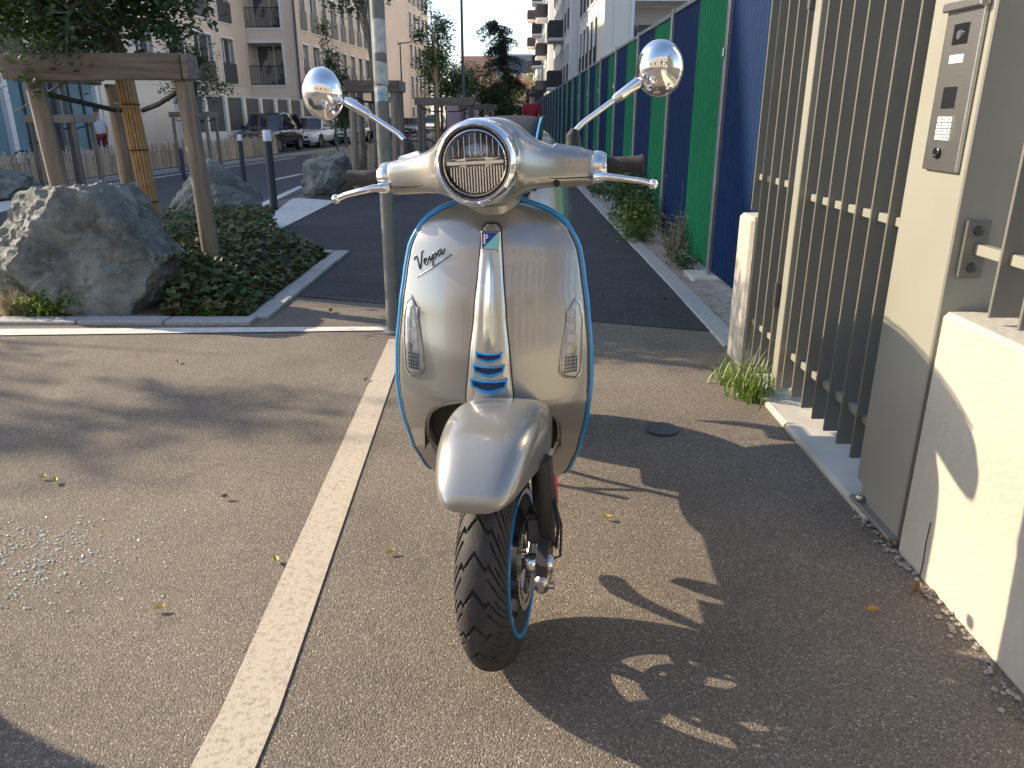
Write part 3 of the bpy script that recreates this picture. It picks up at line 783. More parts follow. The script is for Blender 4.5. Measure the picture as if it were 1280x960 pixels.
# tyre with cut tread, rim, disc
CW = Vector((0, 0, .229))
def tread(c, s):
    """depth of groove at arc length c (m) and position s (-1..1) across"""
    a = abs(s); per = .0721
    zig = a * .13 if a < .24 else (.0312 - (a - .24) * .09 if a < .33 else .0231 + (a - .33) * .125)
    c = -c; q = ((c + zig) / per) % 1
    d = 0
    if q < .10: d = 1
    q2 = ((c + zig + per * .36) / per) % 1
    if q2 < .075 and .30 < a < .95: d = 1
    q3 = ((c + zig + per * .70) / per) % 1
    if q3 < .07 and .52 < a < .9: d = max(d, .8)
    return d
def tyre(R0, wid, M, name, parent, nu=300, nv=44, grooves=True):
    vs = []; fs = []
    for i in range(nu):
        th_ = 2 * PI * i / nu
        for j in range(nv + 1):
            s = j / nv * 2 - 1
            ph = s * R(112)
            # rounded section: crown broad, sides tucking in to the bead
            xx = wid / 2 * math.copysign(abs(math.sin(ph)) ** .88, ph) * (1 if abs(s) < .8 else 1 - (abs(s) - .8) * 1.0)
            rr = R0 - .075 + .075 * math.copysign(abs(math.cos(ph)) ** .9, math.cos(ph))
            if grooves: rr -= .0060 * tread(th_ * R0, s / .72) if abs(s) < .70 else 0
            vs.append((xx, rr * math.cos(th_), rr * math.sin(th_)))
    for i in range(nu):
        for j in range(nv): fs.append((i * (nv + 1) + j, ((i + 1) % nu) * (nv + 1) + j, ((i + 1) % nu) * (nv + 1) + j + 1, i * (nv + 1) + j + 1))
    return sb(MB().add(vs, fs, M), name, 'rubber', parent, True, 28)
MWh = MW @ Matrix.Translation(CW)
wheel = sb(MB().lathe([(.168, -.038), (.172, -.044), (.158, -.046), (.150, -.036), (.145, -.02), (.145, .02), (.150, .036), (.158, .046), (.172, .044), (.168, .038), (.155, .02), (.155, -.02)], 64, MWh @ Matrix.Rotation(PI / 2, 4, 'Y'), True), 'front_wheel', 'dark_metal')
tyre(.227, .106, MWh, 'tyre', wheel, 640, 84)
for sg in (1,):
    sb(MB().lathe([(.148, sg * .0560), (.158, sg * .0575), (.158, sg * .0480), (.148, sg * .0460)], 64, MWh @ Matrix.Rotation(PI / 2, 4, 'Y'), True), 'rim_stripe', 'trim_blue', wheel)
spk = MB()
for k in range(5):
    a0 = 2 * PI * k / 5
    for da in (-.16, .16):
        pts = [(-.010, .035 * math.cos(a0), .035 * math.sin(a0)), (-.004, .09 * math.cos(a0 + da * .7), .09 * math.sin(a0 + da * .7)), (.004, .150 * math.cos(a0 + da * 1.3), .150 * math.sin(a0 + da * 1.3))]
        spk.tube(pts, [.013, .010, .010], 8, M=MWh)
sb(spk, 'spokes', 'dark_metal', wheel)
sb(MB().lathe([(.001, -.045), (.036, -.045), (.040, -.02), (.040, .045), (.030, .055), (.001, .055)], 24, MWh @ Matrix.Rotation(PI / 2, 4, 'Y')), 'hub', 'dark_metal', wheel)
disc = MB()
seg = 48
for i in range(seg):
    a, b = 2 * PI * i / seg, 2 * PI * (i + 1) / seg
    for (r0, r1) in ((.066, .078), (.086, .10)):
        disc.add([(.058, r0 * math.cos(a), r0 * math.sin(a)), (.058, r1 * math.cos(a), r1 * math.sin(a)), (.058, r1 * math.cos(b), r1 * math.sin(b)), (.058, r0 * math.cos(b), r0 * math.sin(b)),
                  (.062, r0 * math.cos(a), r0 * math.sin(a)), (.062, r1 * math.cos(a), r1 * math.sin(a)), (.062, r1 * math.cos(b), r1 * math.sin(b)), (.062, r0 * math.cos(b), r0 * math.sin(b))],
                 [(0, 1, 2, 3), (4, 5, 6, 7), (0, 1, 5, 4), (3, 2, 6, 7)], MWh)
    if i % 3:
        disc.add([(.060, .078 * math.cos(a), .078 * math.sin(a)), (.060, .086 * math.cos(a), .086 * math.sin(a)), (.060, .086 * math.cos(b), .086 * math.sin(b)), (.060, .078 * math.cos(b), .078 * math.sin(b))], [(0, 1, 2, 3)], MWh)
for k in range(6):
    a = 2 * PI * k / 6; disc.tube([(.06, .03 * math.cos(a), .03 * math.sin(a)), (.06, .07 * math.cos(a + .3), .07 * math.sin(a + .3))], .005, 6, M=MWh)
sb(disc, 'brake_disc', 'steel', wheel)
# single-sided trailing link suspension on the scooter's left
sus = sb(MB().tube([(.092, .045, .45), (.098, .045, .42), (.098, .04, .33), (.092, .03, .27)], [.02, .025, .024, .02], 12, M=MW), 'fork_arm', 'dark_metal')
cov = []
for t in range(9):
    v = t / 8; z = .465 - v * .21; w_ = .034 - .010 * abs(v - .4) ; cov.append([(.100 + .020 * math.cos(a), .022 + w_ * math.sin(a) + .02 * v, z) for a in [2 * PI * k / 16 for k in range(16)]])
sb(MB().loft(cov, True, True, MW), 'fork_cover', 'black_plastic', sus)
hel = [(.103 + .016 * math.cos(a), .082 + .017 * math.sin(a), .335 + .06 * a / (2 * PI * 7)) for a in [2 * PI * 7 * i / 112 for i in range(113)]]
sb(MB().tube(hel, .0052, 8, M=MW), 'spring', 'red_spring', sus)
sb(MB().tube([(.106, .086, .27), (.106, .086, .44)], .009, 10, M=MW), 'damper', 'dark_metal', sus)
link = [[(.088, y, z), (.112, y, z), (.112, y, z2), (.088, y, z2)] for y, z, z2 in ((-.045, .212, .25), (-.02, .205, .268), (.05, .225, .30), (.10, .27, .315))]
sb(MB().loft(link, True, True, MW), 'link_arm', 'dark_metal', sus)
sb(MB().lathe([(.001, .062), (.022, .062), (.022, .112), (.018, .120), (.001, .121)], 24, MWh @ Matrix.Rotation(PI / 2, 4, 'Y')), 'axle_cap', 'chrome', sus)
cal = sb(MB().bbox(.058, .100, .012, .075, .262, .335, .010, MW), 'brake_caliper', 'dark_metal', sus, True, 30)
sb(MB().bbox(.085, .114, -.055, .03, .185, .225, .008, MW).tube([(.10, -.03, .195), (.124, -.03, .195)], .008, 8, M=MW), 'caliper_bracket', 'steel', cal)
sb(MB().tube([(.100, .03, .30), (.128, .0, .27), (.134, .0, .32), (.118, .06, .38), (.10, .08, .44)], .0042, 8, M=MW), 'brake_hose', 'black_plastic', sus)
sb(MB().tube([(.115, .0, .24), (.131, .03, .23), (.132, .06, .29), (.115, .08, .34)], .003, 6, M=MW), 'sensor_cable', 'black_plastic', sus)

# headset, headlight
HS = [(0, 1.052, .088, .300, .108), (.035, 1.052, .087, .300, .106), (.06, 1.050, .082, .303, .100), (.08, 1.046, .072, .310, .090), (.098, 1.040, .058, .322, .076), (.12, 1.032, .048, .337, .062), (.16, 1.026, .043, .354, .050), (.20, 1.022, .040, .366, .045), (.230, 1.020, .038, .372, .042), (.238, 1.020, .034, .373, .037)]
st = [(-x, *r) for x, *r in reversed(HS[1:])] + [tuple(h) for h in HS]
rings = []
for x, cz, hz, cy, hy in st:
    hf = .050 if abs(x) < .07 else hy; pe = .8 if abs(x) < .09 else (.66 if abs(x) < .13 else .55)
    rings.append([(x, cy - math.copysign(abs(math.cos(a)) ** pe, math.cos(a)) * (hf if math.cos(a) > 0 else hy), cz + math.copysign(abs(math.sin(a)) ** pe, math.sin(a)) * hz) for a in [2 * PI * k / 32 for k in range(32)]])
hd = sb(MB().loft(rings, True, True, MS), 'handlebar_cowl', 'paint_silver', ang=70); subsurf(hd, 1)
sb(MB().loft([[(wd * math.cos(a), cy + wd * .8 * math.sin(a), z) for a in [2 * PI * k / 24 for k in range(24)]] for z, wd, cy in ((.90, .060, .365), (.95, .062, .362), (.968, .072, .35), (.99, .085, .335))], True, True, MS), 'steering_neck', 'paint_silver', hd)
for sg in (-1, 1):   # raised facets and lower seam on the arms
    pl = [(.125, .300, 1.050), (.215, .3325, 1.044), (.212, .352, 1.0635), (.150, .330, 1.076)]
    pl = [(sg * x, y - .0, z) for x, y, z in pl]
    up = Vector((0, -.55, .83)) * .006
    sb(MB().add([tuple(Vector(p)) for p in pl] + [tuple(Vector(pl[0]).lerp(Vector(pl[2]), .1) + up), tuple(Vector(pl[1]).lerp(Vector(pl[3]), .1) + up), tuple(Vector(pl[2]).lerp(Vector(pl[0]), .1) + up), tuple(Vector(pl[3]).lerp(Vector(pl[1]), .1) + up)],
             [(4, 5, 6, 7), (0, 1, 5, 4), (1, 2, 6, 5), (2, 3, 7, 6), (3, 0, 4, 7)], MS), 'cowl_facet', 'paint_silver_light', hd, False)
    sb(MB().tube([(sg * .100, .2555, 1.012), (sg * .13, .2865, 1.008), (sg * .17, .3085, 1.004), (sg * .232, .3305, 1.002)], .0013, 5, M=MS), 'cowl_seam', 'black_plastic', hd)
HLc = Vector((0, .190, 1.052)); MH = MS @ Matrix.Translation(HLc) @ Matrix.Rotation(R(-4), 4, 'X') @ Matrix.Rotation(PI / 2, 4, 'X')   # local z points to the camera
inr = MB().lathe([(.0655, .002), (.0655, .006), (.0635, .007), (.0625, .002)], 64, MH, True)
bez = sb(MB().lathe([(.0705, -.02), (.0705, .004), (.072, .010), (.076, .013), (.0805, .010), (.085, 0), (.089, -.02), (.090, -.06), (.082, -.06)], 64, MH, True), 'headlight_bezel', 'chrome', hd)
hl = sb(MB().lathe([(.0705, .002), (.0655, .004), (.064, -.004), (.0705, -.006)], 64, MH, True), 'headlight', 'black_gloss', hd)
sb(MB().lathe([(.065, .002), (.058, -.018), (.042, -.036), (.02, -.044), (.001, -.045)], 48, MH, cap=False), 'reflector_bowl', 'reflector_clear', hl)
bar = MB()
bar.bbox(-.060, .060, -.0035, .0055, -.02, .001, .0012, MH)
bar.add([(-.060, .002, 0), (-.02, .012, -.004), (-.02, -.008, -.004), (.060, .002, 0), (.02, .012, -.004), (.02, -.008, -.004)], [(0, 1, 2), (3, 5, 4)], MH)
bar.bbox(-.052, .052, .008, .011, -.025, -.006, .001, MH)
sb(inr, 'lens_ring', 'chrome', hl)
sb(bar, 'light_bar', 'chrome_soft', hl, False)
fin = MB()
for k in range(19):
    x = -.054 + k * .006; h = math.sqrt(max(0, .060 ** 2 - x * x))
    if h > .010: fin.box(x - .0014, x + .0014, -h, -.006, -.03, -.012, MH)
    if h > .016 and k % 2: fin.box(x - .0007, x + .0007, .013, h, -.03, -.013, MH)
sb(fin, 'reflector_fins', 'chrome_soft', hl, False)
sb(MB().loft([[(r_ * math.cos(2 * PI * k / 48), r_ * math.sin(2 * PI * k / 48), z_) for k in range(48)] for r_, z_ in ((.0675, .003), (.06, .0105), (.045, .016), (.025, .019), (.001, .020))], False, True, MH), 'headlight_lens', 'lens', hl)
for sg, x, z in ((-1, .195, 1.030), (-1, .115, .995), (1, .105, .988), (1, .155, .995)):
    sb(MB().lathe([(.001, -.004), (.0075, -.004), (.0075, .002), (.006, .003), (.001, .001)], 14, MS @ Matrix.Translation((sg * x, .372 - .0445 if x > .18 else .30, z)) @ Matrix.Rotation(PI / 2, 4, 'X')), 'screw_recess', 'black_plastic', hd)
# grips, switch housings, levers, mirrors
for sg in (-1, 1):
    def Q(*p): return (sg * p[0], p[1], p[2])
    sw = sb(MB().loft([[(sg * x, .372 - r * math.cos(a) * 1.1, 1.022 + r * math.sin(a)) for a in [2 * PI * k / 20 for k in range(20)]] for x, r in ((.225, .030), (.236, .034), (.252, .033), (.262, .026))], True, True, MS), 'switch_housing', 'chrome_soft', hd)
    sb(MB().bbox(min(sg * .228, sg * .258), max(sg * .228, sg * .258), .318, .36, .990, 1.012, .005, MS), 'lever_bracket', 'chrome_soft', sw, True, 30)
    gr = [(.258, .0155), (.262, .0185), (.30, .0175), (.328, .0175), (.337, .020), (.341, .020), (.343, .015)]
    sb(MB().loft([[(sg * x, .378 - r * math.cos(a), 1.022 + r * math.sin(a)) for a in [2 * PI * k / 20 for k in range(20)]] for x, r in gr], True, True, MS), 'grip', 'rubber', hd)
    lp = [Q(.238, .325, 1.002), Q(.262, .312, 1.003), Q(.30, .316, .997), Q(.335, .326, .990), Q(.356, .332, .983)]
    lv = MB().tube(lp, [.010, .0085, .0072, .0068, .0065], 12, M=MS)
    lv.lathe([(.001, -.011), (.007, -.009), (.0105, -.003), (.0105, .003), (.007, .009), (.001, .011)], 14, MS @ Matrix.Translation(Q(.362, .333, .981)))
    sb(lv, 'brake_lever', 'chrome', hd)
    mp = [Q(.190, .366, 1.052), Q(.188, .368, 1.085), Q(.194, .372, 1.100), Q(.212, .378, 1.116), Q(.262, .392, 1.148), Q(.300, .402, 1.172)]
    stem = sb(MB().tube(mp, [.0062] * 6, 12, M=MS), 'mirror_stem', 'chrome', hd)
    sb(MB().tube([Q(.192, .366, 1.046), Q(.190, .366, 1.068), Q(.189, .367, 1.090), Q(.193, .371, 1.102)], [.0175, .0175, .0165, .009], 12, M=MS), 'rubber_boot', 'black_plastic', stem)
    sb(MB().tube([Q(.278, .396, 1.158), Q(.284, .398, 1.162), Q(.330, .408, 1.190), Q(.340, .409, 1.196)], [.0075, .0105, .0125, .0085], 14, M=MS), 'stem_socket', 'chrome', stem)
    mc = Vector((-.396, .412, 1.212) if sg < 0 else (.380, .412, 1.216))
    Mm = MS @ Matrix.Translation(mc) @ Matrix.Rotation(sg * R(16), 4, 'Z') @ Matrix.Rotation(R(6), 4, 'X') @ Matrix.Rotation(PI / 2, 4, 'X') @ Matrix.Diagonal((.92, 1.06, 1, 1))
    prof = [(.0545, -.016), (.0562, -.012), (.0555, -.002), (.052, .010), (.045, .021), (.034, .029), (.020, .034), (.008, .0355), (.001, .036)]
    mir = sb(MB().lathe([(.001, -.0155)] + [(.053, -.0155)] + prof, 40, Mm), 'mirror_shell', 'chrome', stem)
    sb(MB().lathe([(.001, .034), (.009, .034), (.0095, .040), (.007, .043), (.001, .0435)], 16, Mm @ Matrix.Translation((-sg * .028, -.018, -.009))), 'mirror_ball', 'chrome', stem)
# bodywork behind: floor, rear body, saddle, rear wheel, stand
fl = MB().bbox(-.125, .125, .40, .86, .375, .40, .012); fl.bbox(-.08, .08, .38, .80, .40, .58, .03)  # floor raised and centre hump added to shape the scooter's cast shadow
sb(fl, 'floorboard_and_shadow_hump', 'paint_silver', SC, True, 30)
mat_ = MB()
for sg in (-1, 1):
    for k in range(4): mat_.bbox(sg * (.085 + k * .014) - .004, sg * (.085 + k * .014) + .004, .42, .80, .40, .406, .002)
sb(mat_, 'floor_ribs', 'rubber', SC, False)
RB = [(.70, .07, .34, .86), (.74, .11, .32, .94), (.85, .160, .31, 1.03), (1.0, .180, .32, 1.095), (1.15, .186, .34, 1.115), (1.30, .180, .38, 1.10), (1.45, .150, .46, 1.04), (1.57, .105, .58, .96), (1.63, .05, .68, .88)]
rings = []
for y, h, z0, z1 in RB:
    cz, hz = (z0 + z1) / 2 + .06, (z1 - z0) / 2
    ring = []
    for k in range(32):
        a = 2 * PI * k / 32; s_, c_ = math.sin(a), math.cos(a)
        zz = cz + hz * math.copysign(abs(s_) ** .85, s_) - .06
        ring.append((math.copysign(abs(c_) ** .55, c_) * h * (1 - .12 * max(0, -s_)), y, zz))
    rings.append(ring)
rb = sb(MB().loft(rings), 'rear_body', 'paint_silver', ang=80); subsurf(rb, 1)
ST_ = [(.58, .055, .93, .99), (.61, .078, .92, 1.035), (.70, .088, .95, 1.075), (.85, .092, 1.0, 1.118), (.98, .094, 1.03, 1.140), (1.12, .096, 1.05, 1.142), (1.26, .088, 1.05, 1.125), (1.34, .06, 1.05, 1.10)]
rings = []
for y, h, z0, z1 in ST_:
    rings.append([(math.copysign(abs(math.cos(a)) ** .42, math.cos(a)) * h * .93, y, (z0 + z1) / 2 + (z1 - z0) / 2 * math.copysign(abs(math.sin(a)) ** .5, math.sin(a))) for a in [2 * PI * k / 28 for k in range(28)]])
seat = sb(MB().loft(rings), 'saddle', 'leather_dark', ang=70); subsurf(seat, 1)
for sg in (-1, 1):
    sb(MB().tube([(sg * (h * .90), y, z0 + (z1 - z0) * .93) for y, h, z0, z1 in ST_[1:]], .0036, 8), 'saddle_piping', 'trim_blue', seat)
MR = Matrix.Translation((0, 1.34, .23))
rw = sb(MB().lathe([(.172, -.05), (.150, -.04), (.145, 0), (.150, .04), (.172, .05), (.155, .02), (.155, -.02)], 40, MR @ Matrix.Rotation(PI / 2, 4, 'Y'), True), 'rear_wheel', 'dark_metal')
tyre(.23, .122, MR, 'tyre', rw, 120, 20, False)
sb(MB().lathe([(.001, -.09), (.12, -.085), (.14, -.05), (.14, .02), (.06, .04), (.001, .04)], 32, MR @ Matrix.Rotation(PI / 2, 4, 'Y')), 'hub_motor', 'dark_metal', rw)
sb(MB().bbox(.07, .12, .95, 1.36, .19, .27, .015), 'swing_arm', 'dark_metal', SC, True, 30)
stn = MB().tube([(-.10, .90, .26), (-.13, .93, .10), (-.15, .96, .008), (-.13, .98, .006)], .011, 8).tube([(.10, .90, .26), (.13, .93, .10), (.15, .96, .008), (.13, .98, .006)], .011, 8).tube([(-.11, .915, .18), (.11, .915, .18)], .009, 8)
sb(stn, 'centre_stand', 'dark_metal')
sb(MB().tube([(.10, .82, .25), (.175, .80, .235), (.20, .80, .235)], .008, 8).tube([(.17, .86, .31), (.235, .84, .32)], .011, 8), 'foot_peg', 'black_plastic')
sb(MB().bbox(.196, .216, .42, .445, .515, .54, .004), 'bag_hook', 'black_plastic', shield, False)
sb(MB().loft([[(h * math.cos(a), y, .72 + .055 * math.sin(a)) for a in [2 * PI * k / 16 for k in range(16)]] for y, h in ((1.60, .06), (1.645, .055), (1.655, .03))]), 'tail_light', 'red_paint')
sb(MB().bbox(-.085, .085, 1.665, 1.672, .42, .56, .004).bbox(-.03, .03, 1.56, 1.668, .52, .60, .01), 'plate_holder', 'black_plastic', SC, False)

# ------------------------------------------------------------------ boulders
def boulder(x, y, sx, sy, sz, seed, label, rz=0, cuts=17, planes=()):
    r = random.Random(seed)
    bm = bmesh.new(); bmesh.ops.create_icosphere(bm, subdivisions=6 if seed == 3 else 5, radius=1)
    P = []
    for i in range(cuts):
        n = Vector((r.gauss(0, 1), r.gauss(0, 1), r.gauss(0, .8))).normalized(); P.append((n, r.uniform(.72, .98)))
    for n, d in planes: P.append((Vector(n).normalized(), d))
    z0 = gz(x, y); off = Vector((seed * 3.1, seed * 1.7, 0))
    for v in bm.verts:
        d = v.co.normalized(); k = 1.25
        for n, dist in P:
            c = n.dot(d)
            if c > .05: k = min(k, dist / c)
        k *= 1 + .06 * noise.fractal(d * 2.2 + off, .9, 2.1, 5) + .045 * noise.ridged_multi_fractal(d * 4 + off, .9, 2.2, 5, 1, 2) - .05 + .02 * noise.cell(d * 6 + off)
        k += .02 * abs(noise.noise(Vector((d.x * 3, d.y * 3, d.z * 11)) + off))
        p = d * k
        v.co = Vector((p.x * sx, p.y * sy, p.z * sz * .62 + sz * .40))
    me = bpy.data.meshes.new('boulder'); bm.to_mesh(me); bm.free(); me.materials.append(MATS['boulder_stone'])
    me.polygons.foreach_set('use_smooth', [True] * len(me.polygons)); me.set_sharp_from_angle(angle=R(20))
    o = bpy.data.objects.new('boulder', me); COL.objects.link(o); o.location = (x, y, z0); o.rotation_euler = (0, 0, rz)
    return tag(o, label, 'boulder', 'boulders in the planting beds')
boulder(-2.58, 4.78, .55, .42, .80, 3, 'big grey green boulder with white veins at the front of the bed', .1, 12, [((-.15, .1, 1), .80), ((.9, -.15, .75), .74), ((-.8, 0, .55), .88), ((.2, -1, .15), .82), ((1, 0, -.1), .93)])
boulder(-2.98, 8.0, .50, .44, .70, 11, 'pointed grey boulder behind the leaning stake', .5, 12, [((.7, 0, .8), .7), ((-.8, 0, .6), .75)])
boulder(-2.80, 12.35, .46, .40, .62, 5, 'squat dark boulder by the white crossing block, left of the handlebar')
boulder(-10.35, 16.0, .75, .5, .62, 8, 'low dark boulder at the far left in front of the pickets')
boulder(-2.46, 1.46, .45, .45, .84, 21, 'boulder added out of view on the left for its cast shadow')  # added out of view to throw the shadow in the lower left corner

# ------------------------------------------------------------------ leaves
def leaf(mb, p, s, r, flat=.0, wid=.42):
    """one pointed leaf folded along its midrib"""
    a = r.uniform(0, 2 * PI); e = r.gauss(0, .6) * (1 - flat)
    d = Vector((math.cos(a) * math.cos(e), math.sin(a) * math.cos(e), math.sin(e)))
    sd = d.cross(Vector((r.gauss(0, .45 * (1 - flat)), r.gauss(0, .45 * (1 - flat)), 1))).normalized(); up = sd.cross(d)
    p = Vector(p); b = p - d * s * .5; t = p + d * s * .5 - up * s * .08
    l = p + sd * s * wid + up * s * .1; q = p - sd * s * wid + up * s * .1
    o = len(mb.v); mb.v += [tuple(b), tuple(l), tuple(t), tuple(q)]; mb.f += [(o, o + 1, o + 2), (o, o + 2, o + 3)]
def leafmesh(mb, name, m, parent=None):
    me = bpy.data.meshes.new(name); me.from_pydata(mb.v, [], mb.f); me.materials.append(MATS[m])
    o = bpy.data.objects.new(name, me); COL.objects.link(o)
    if parent is not None: attach(o, parent)
    return o
def crown_leaves(lobes, n, s, r, shell=.55, clump=.35, per=9, flat=.15):
    mb = MB(); tot = sum(l[3] * l[4] * l[5] for l in lobes)
    for cx, cy, cz, rx, ry, rz in lobes:
        k = int(n / per * (rx * ry * rz) / tot)
        for i in range(k):
            d = Vector((r.gauss(0, 1), r.gauss(0, 1), r.gauss(0, 1))).normalized(); rad = (shell + (1 - shell) * r.random()) if r.random() < .8 else r.random()
            rad *= 1 + .22 * noise.noise(d * 2.3 + Vector((cx, cy, cz)))
            c = Vector((cx + d.x * rx * rad, cy + d.y * ry * rad, cz + d.z * rz * rad))
            for j in range(per):
                leaf(mb, c + Vector((r.gauss(0, clump), r.gauss(0, clump), r.gauss(0, clump * .8))) * s * 3, s * r.uniform(.6, 1.25), r, flat)
    return mb
def tree(label, x, y, trunk_h, tr, lobes, n, leaf_s, leafm, seed, name='tree', group='street trees', bark='bark', lean=(0, 0), cane=False, shell=.5, flat=.15):
    r = random.Random(seed); z = gz(x, y)
    t = thing(name, label, 'tree', (x, y, z), 0, group)
    L = [(x + a, y + b, z + c, d, e, f) for a, b, c, d, e, f in lobes]
    top = Vector((x + lean[0], y + lean[1], z + trunk_h))
    hi = max(l[2] for l in L)
    mb = MB()
    lead = Vector((sum(l[0] for l in L) / len(L), sum(l[1] for l in L) / len(L), hi))
    mb.tube([(x, y, z - .1), (x + lean[0] * .5, y + lean[1] * .5, z + trunk_h * .5), tuple(top), tuple(top.lerp(lead, .5)), tuple(lead)], [tr * 1.15, tr, tr * .85, tr * .5, tr * .15], 9)
    for l in L:
        for k in range(4):
            d = Vector((r.gauss(0, .6), r.gauss(0, .6), r.gauss(0, .5)))
            e = Vector((l[0] + d.x * l[3], l[1] + d.y * l[4], l[2] + d.z * l[5]))
            st = top.lerp(lead, r.uniform(0, .6)); m = st.lerp(e, .5) + Vector((r.gauss(0, .05), r.gauss(0, .05), .08 * l[5]))
            mb.tube([tuple(st), tuple(m), tuple(e)], [tr * .35, tr * .2, tr * .06], 5)
    mb.build('trunk', bark, t, True)
    leafmesh(crown_leaves(L, n, leaf_s, r, shell, flat=flat), 'crown', leafm, t)
    return t

# ground cover in the bed
r = random.Random(5); gc = MB(); gb = MB(); gl_ = MB()
def mound(x, y):
    if x < -2.06 and y < 5.15: return 0
    k = max(0, min(1, (-1.56 - x) / .55)) ** .7 * max(0, min(1, (y - 4.40) / .30)) ** .7 * max(0, min(1, (8.6 - y) / 1.2))
    return k * (.30 + .09 * noise.noise(Vector((x * 3, y * 3, 0))))
for i in range(15000):
    x = r.uniform(-2.95, -1.56) if r.random() < .85 else r.uniform(-4.6, -2.6); y = 4.40 + 4.0 * r.random() ** 1.5
    if y > 6.5 and x > -1.95 - (y - 6.5) * .35: continue
    if x < -2.06 and y < 5.1: continue
    h = mound(x, y); z = gz(x, y) + .012 + h * (r.random() ** .45) + r.random() * .03
    u_ = r.random()
    leaf(gc if u_ < .66 else gb if u_ < .84 else gl_, (x, y, z), r.uniform(.028, .068), r, .3, .46)
struct(leafmesh(gc, 'ground_cover', 'leaf_ivy'), 'stuff', 'dark green ivy-like ground cover filling the planting bed')
struct(leafmesh(gb, 'dry_ground_cover', 'leaf_brown'), 'stuff', 'withered brown leaves among the ground cover')
struct(leafmesh(gl_, 'fresh_ground_cover', 'leaf_mid'), 'stuff', 'lighter fresh green leaves among the ground cover')
mg = MB().grid(lambda u, v: (-3.1 + 1.54 * u, 4.41 + 3.6 * v, gz(-3.1 + 1.54 * u, 4.41 + 3.6 * v) + .011 + mound(-3.1 + 1.54 * u, 4.41 + 3.6 * v) * .6), 24, 40, skip=lambda a, b, c, d: (4.41 + 3.6 * d > 6.5 and -3.1 + 1.54 * c > -1.95 - (3.6 * d - 2.09) * .35))
struct(mg.build('bed_mound', 'soil', None, True), 'structure')
def tuft(name, label, x, y, n, h, m, spread, cat='plant', wdt=.004, seed=1, group=None):
    r = random.Random(seed); mb = MB(); z = gz(x, y)
    for i in range(n):
        a = r.uniform(0, 2 * PI); l = h * r.uniform(.45, 1.1); sp_ = spread * r.uniform(.2, 1); bx, by_ = x + r.gauss(0, spread * .22), y + r.gauss(0, spread * .22)
        d = Vector((math.cos(a), math.sin(a), 0)); sd = Vector((-d.y, d.x, 0)); w_ = wdt * r.uniform(.6, 1.3); prev = None
        for k in range(5):
            t = k / 4; c = Vector((bx, by_, z)) + d * sp_ * t ** 1.6 + Vector((0, 0, l * (t - .38 * t * t * sp_ / spread)))
            ww = w_ * (1 - t) ** .7 + .0004
            o = len(mb.v); mb.v += [tuple(c - sd * ww), tuple(c + sd * ww)]
            if prev is not None: mb.f.append((prev, prev + 1, o + 1, o))
            prev = o
    return tag(leafmesh(mb, name, m), label, cat, group)
def bush(name, label, x, y, rx, ry, h, n, s, m, seed, stems=10, cat='plant', group=None, stemm='leaf_mid'):
    r = random.Random(seed); z = gz(x, y); t = thing(name, label, cat, (x, y, z), 0, group)
    mb = MB(); st = MB()
    for i in range(stems):
        a = r.uniform(0, 2 * PI); q = r.random() ** .6; e = Vector((x + math.cos(a) * rx * q, y + math.sin(a) * ry * q, z + h * r.uniform(.45, 1.05) * (1 - .35 * q)))
        b = Vector((x + r.gauss(0, rx * .25), y + r.gauss(0, ry * .25), z)); m_ = b.lerp(e, .5) + Vector((0, 0, h * .12))
        st.tube([tuple(b), tuple(m_), tuple(e)], [.0035, .0028, .001], 4)
        for k in range(n // stems):
            u = r.random() ** .7; c = b.lerp(m_, u * 2) if u < .5 else m_.lerp(e, u * 2 - 1)
            leaf(mb, c + Vector((r.gauss(0, 1), r.gauss(0, 1), r.gauss(0, .8))) * s * 1.1, s * r.uniform(.6, 1.3), r, .1, .34)
    st.build('stems', stemm, t, True); leafmesh(mb, 'foliage', m, t)
    return t
tuft('grass_tuft', 'pale straw grass tuft at the left edge beside the big boulder', -2.96, 4.47, 220, .20, 'leaf_dry', .16, 'grass', .003, 3)
bush('leafy_plant', 'sunlit leafy plant with an orange bloom in front of the boulder', -2.74, 4.45, .20, .06, .17, 1000, .032, 'leaf_light', 9, 34)
fl_ = MB(); rr_ = random.Random(2)
for i in range(30): leaf(fl_, (-2.66 + rr_.gauss(0, .012), 4.41 + rr_.gauss(0, .01), .09 + rr_.gauss(0, .012)), .018, rr_, 0, .45)
leafmesh(fl_, 'bloom', 'leaf_bloom', bpy.data.objects['leafy_plant']) if 'leaf_bloom' in MATS else leafmesh(fl_, 'bloom', 'leaf_brown', bpy.data.objects['leafy_plant'])
tuft('weed_tuft', 'bright green grass tuft at the corner of the gate threshold', 1.02, 3.08, 130, .20, 'leaf_light', .17, 'weed', .0045, 4)
tuft('weed_tuft', 'thin seeding grass stalks beside the bright tuft', 1.03, 3.12, 26, .30, 'leaf_dry', .15, 'weed', .0022, 6)
tuft('weed_tuft', 'smaller green grass blades behind the gate tuft', .96, 3.25, 60, .13, 'leaf_light', .16, 'weed', .004, 14)
bush('weed_bush', 'big bushy green weed against the hoarding, nearest the scooter seat', 1.34, 8.6, .42, 1.5, .75, 2600, .055, 'leaf_mid', 12, 70, 'weed', 'weeds along the hoarding')
bush('weed_bush', 'fresh green weed spilling onto the path edge', 1.20, 7.5, .26, .6, .40, 1100, .045, 'leaf_light', 15, 36, 'weed', 'weeds along the hoarding')
bush('weed_bush', 'dry brown seeding weed in the gravel by the second post', 1.36, 6.45, .17, .35, .42, 560, .03, 'leaf_dry', 16, 34, 'weed', 'weeds along the hoarding', 'leaf_dry')
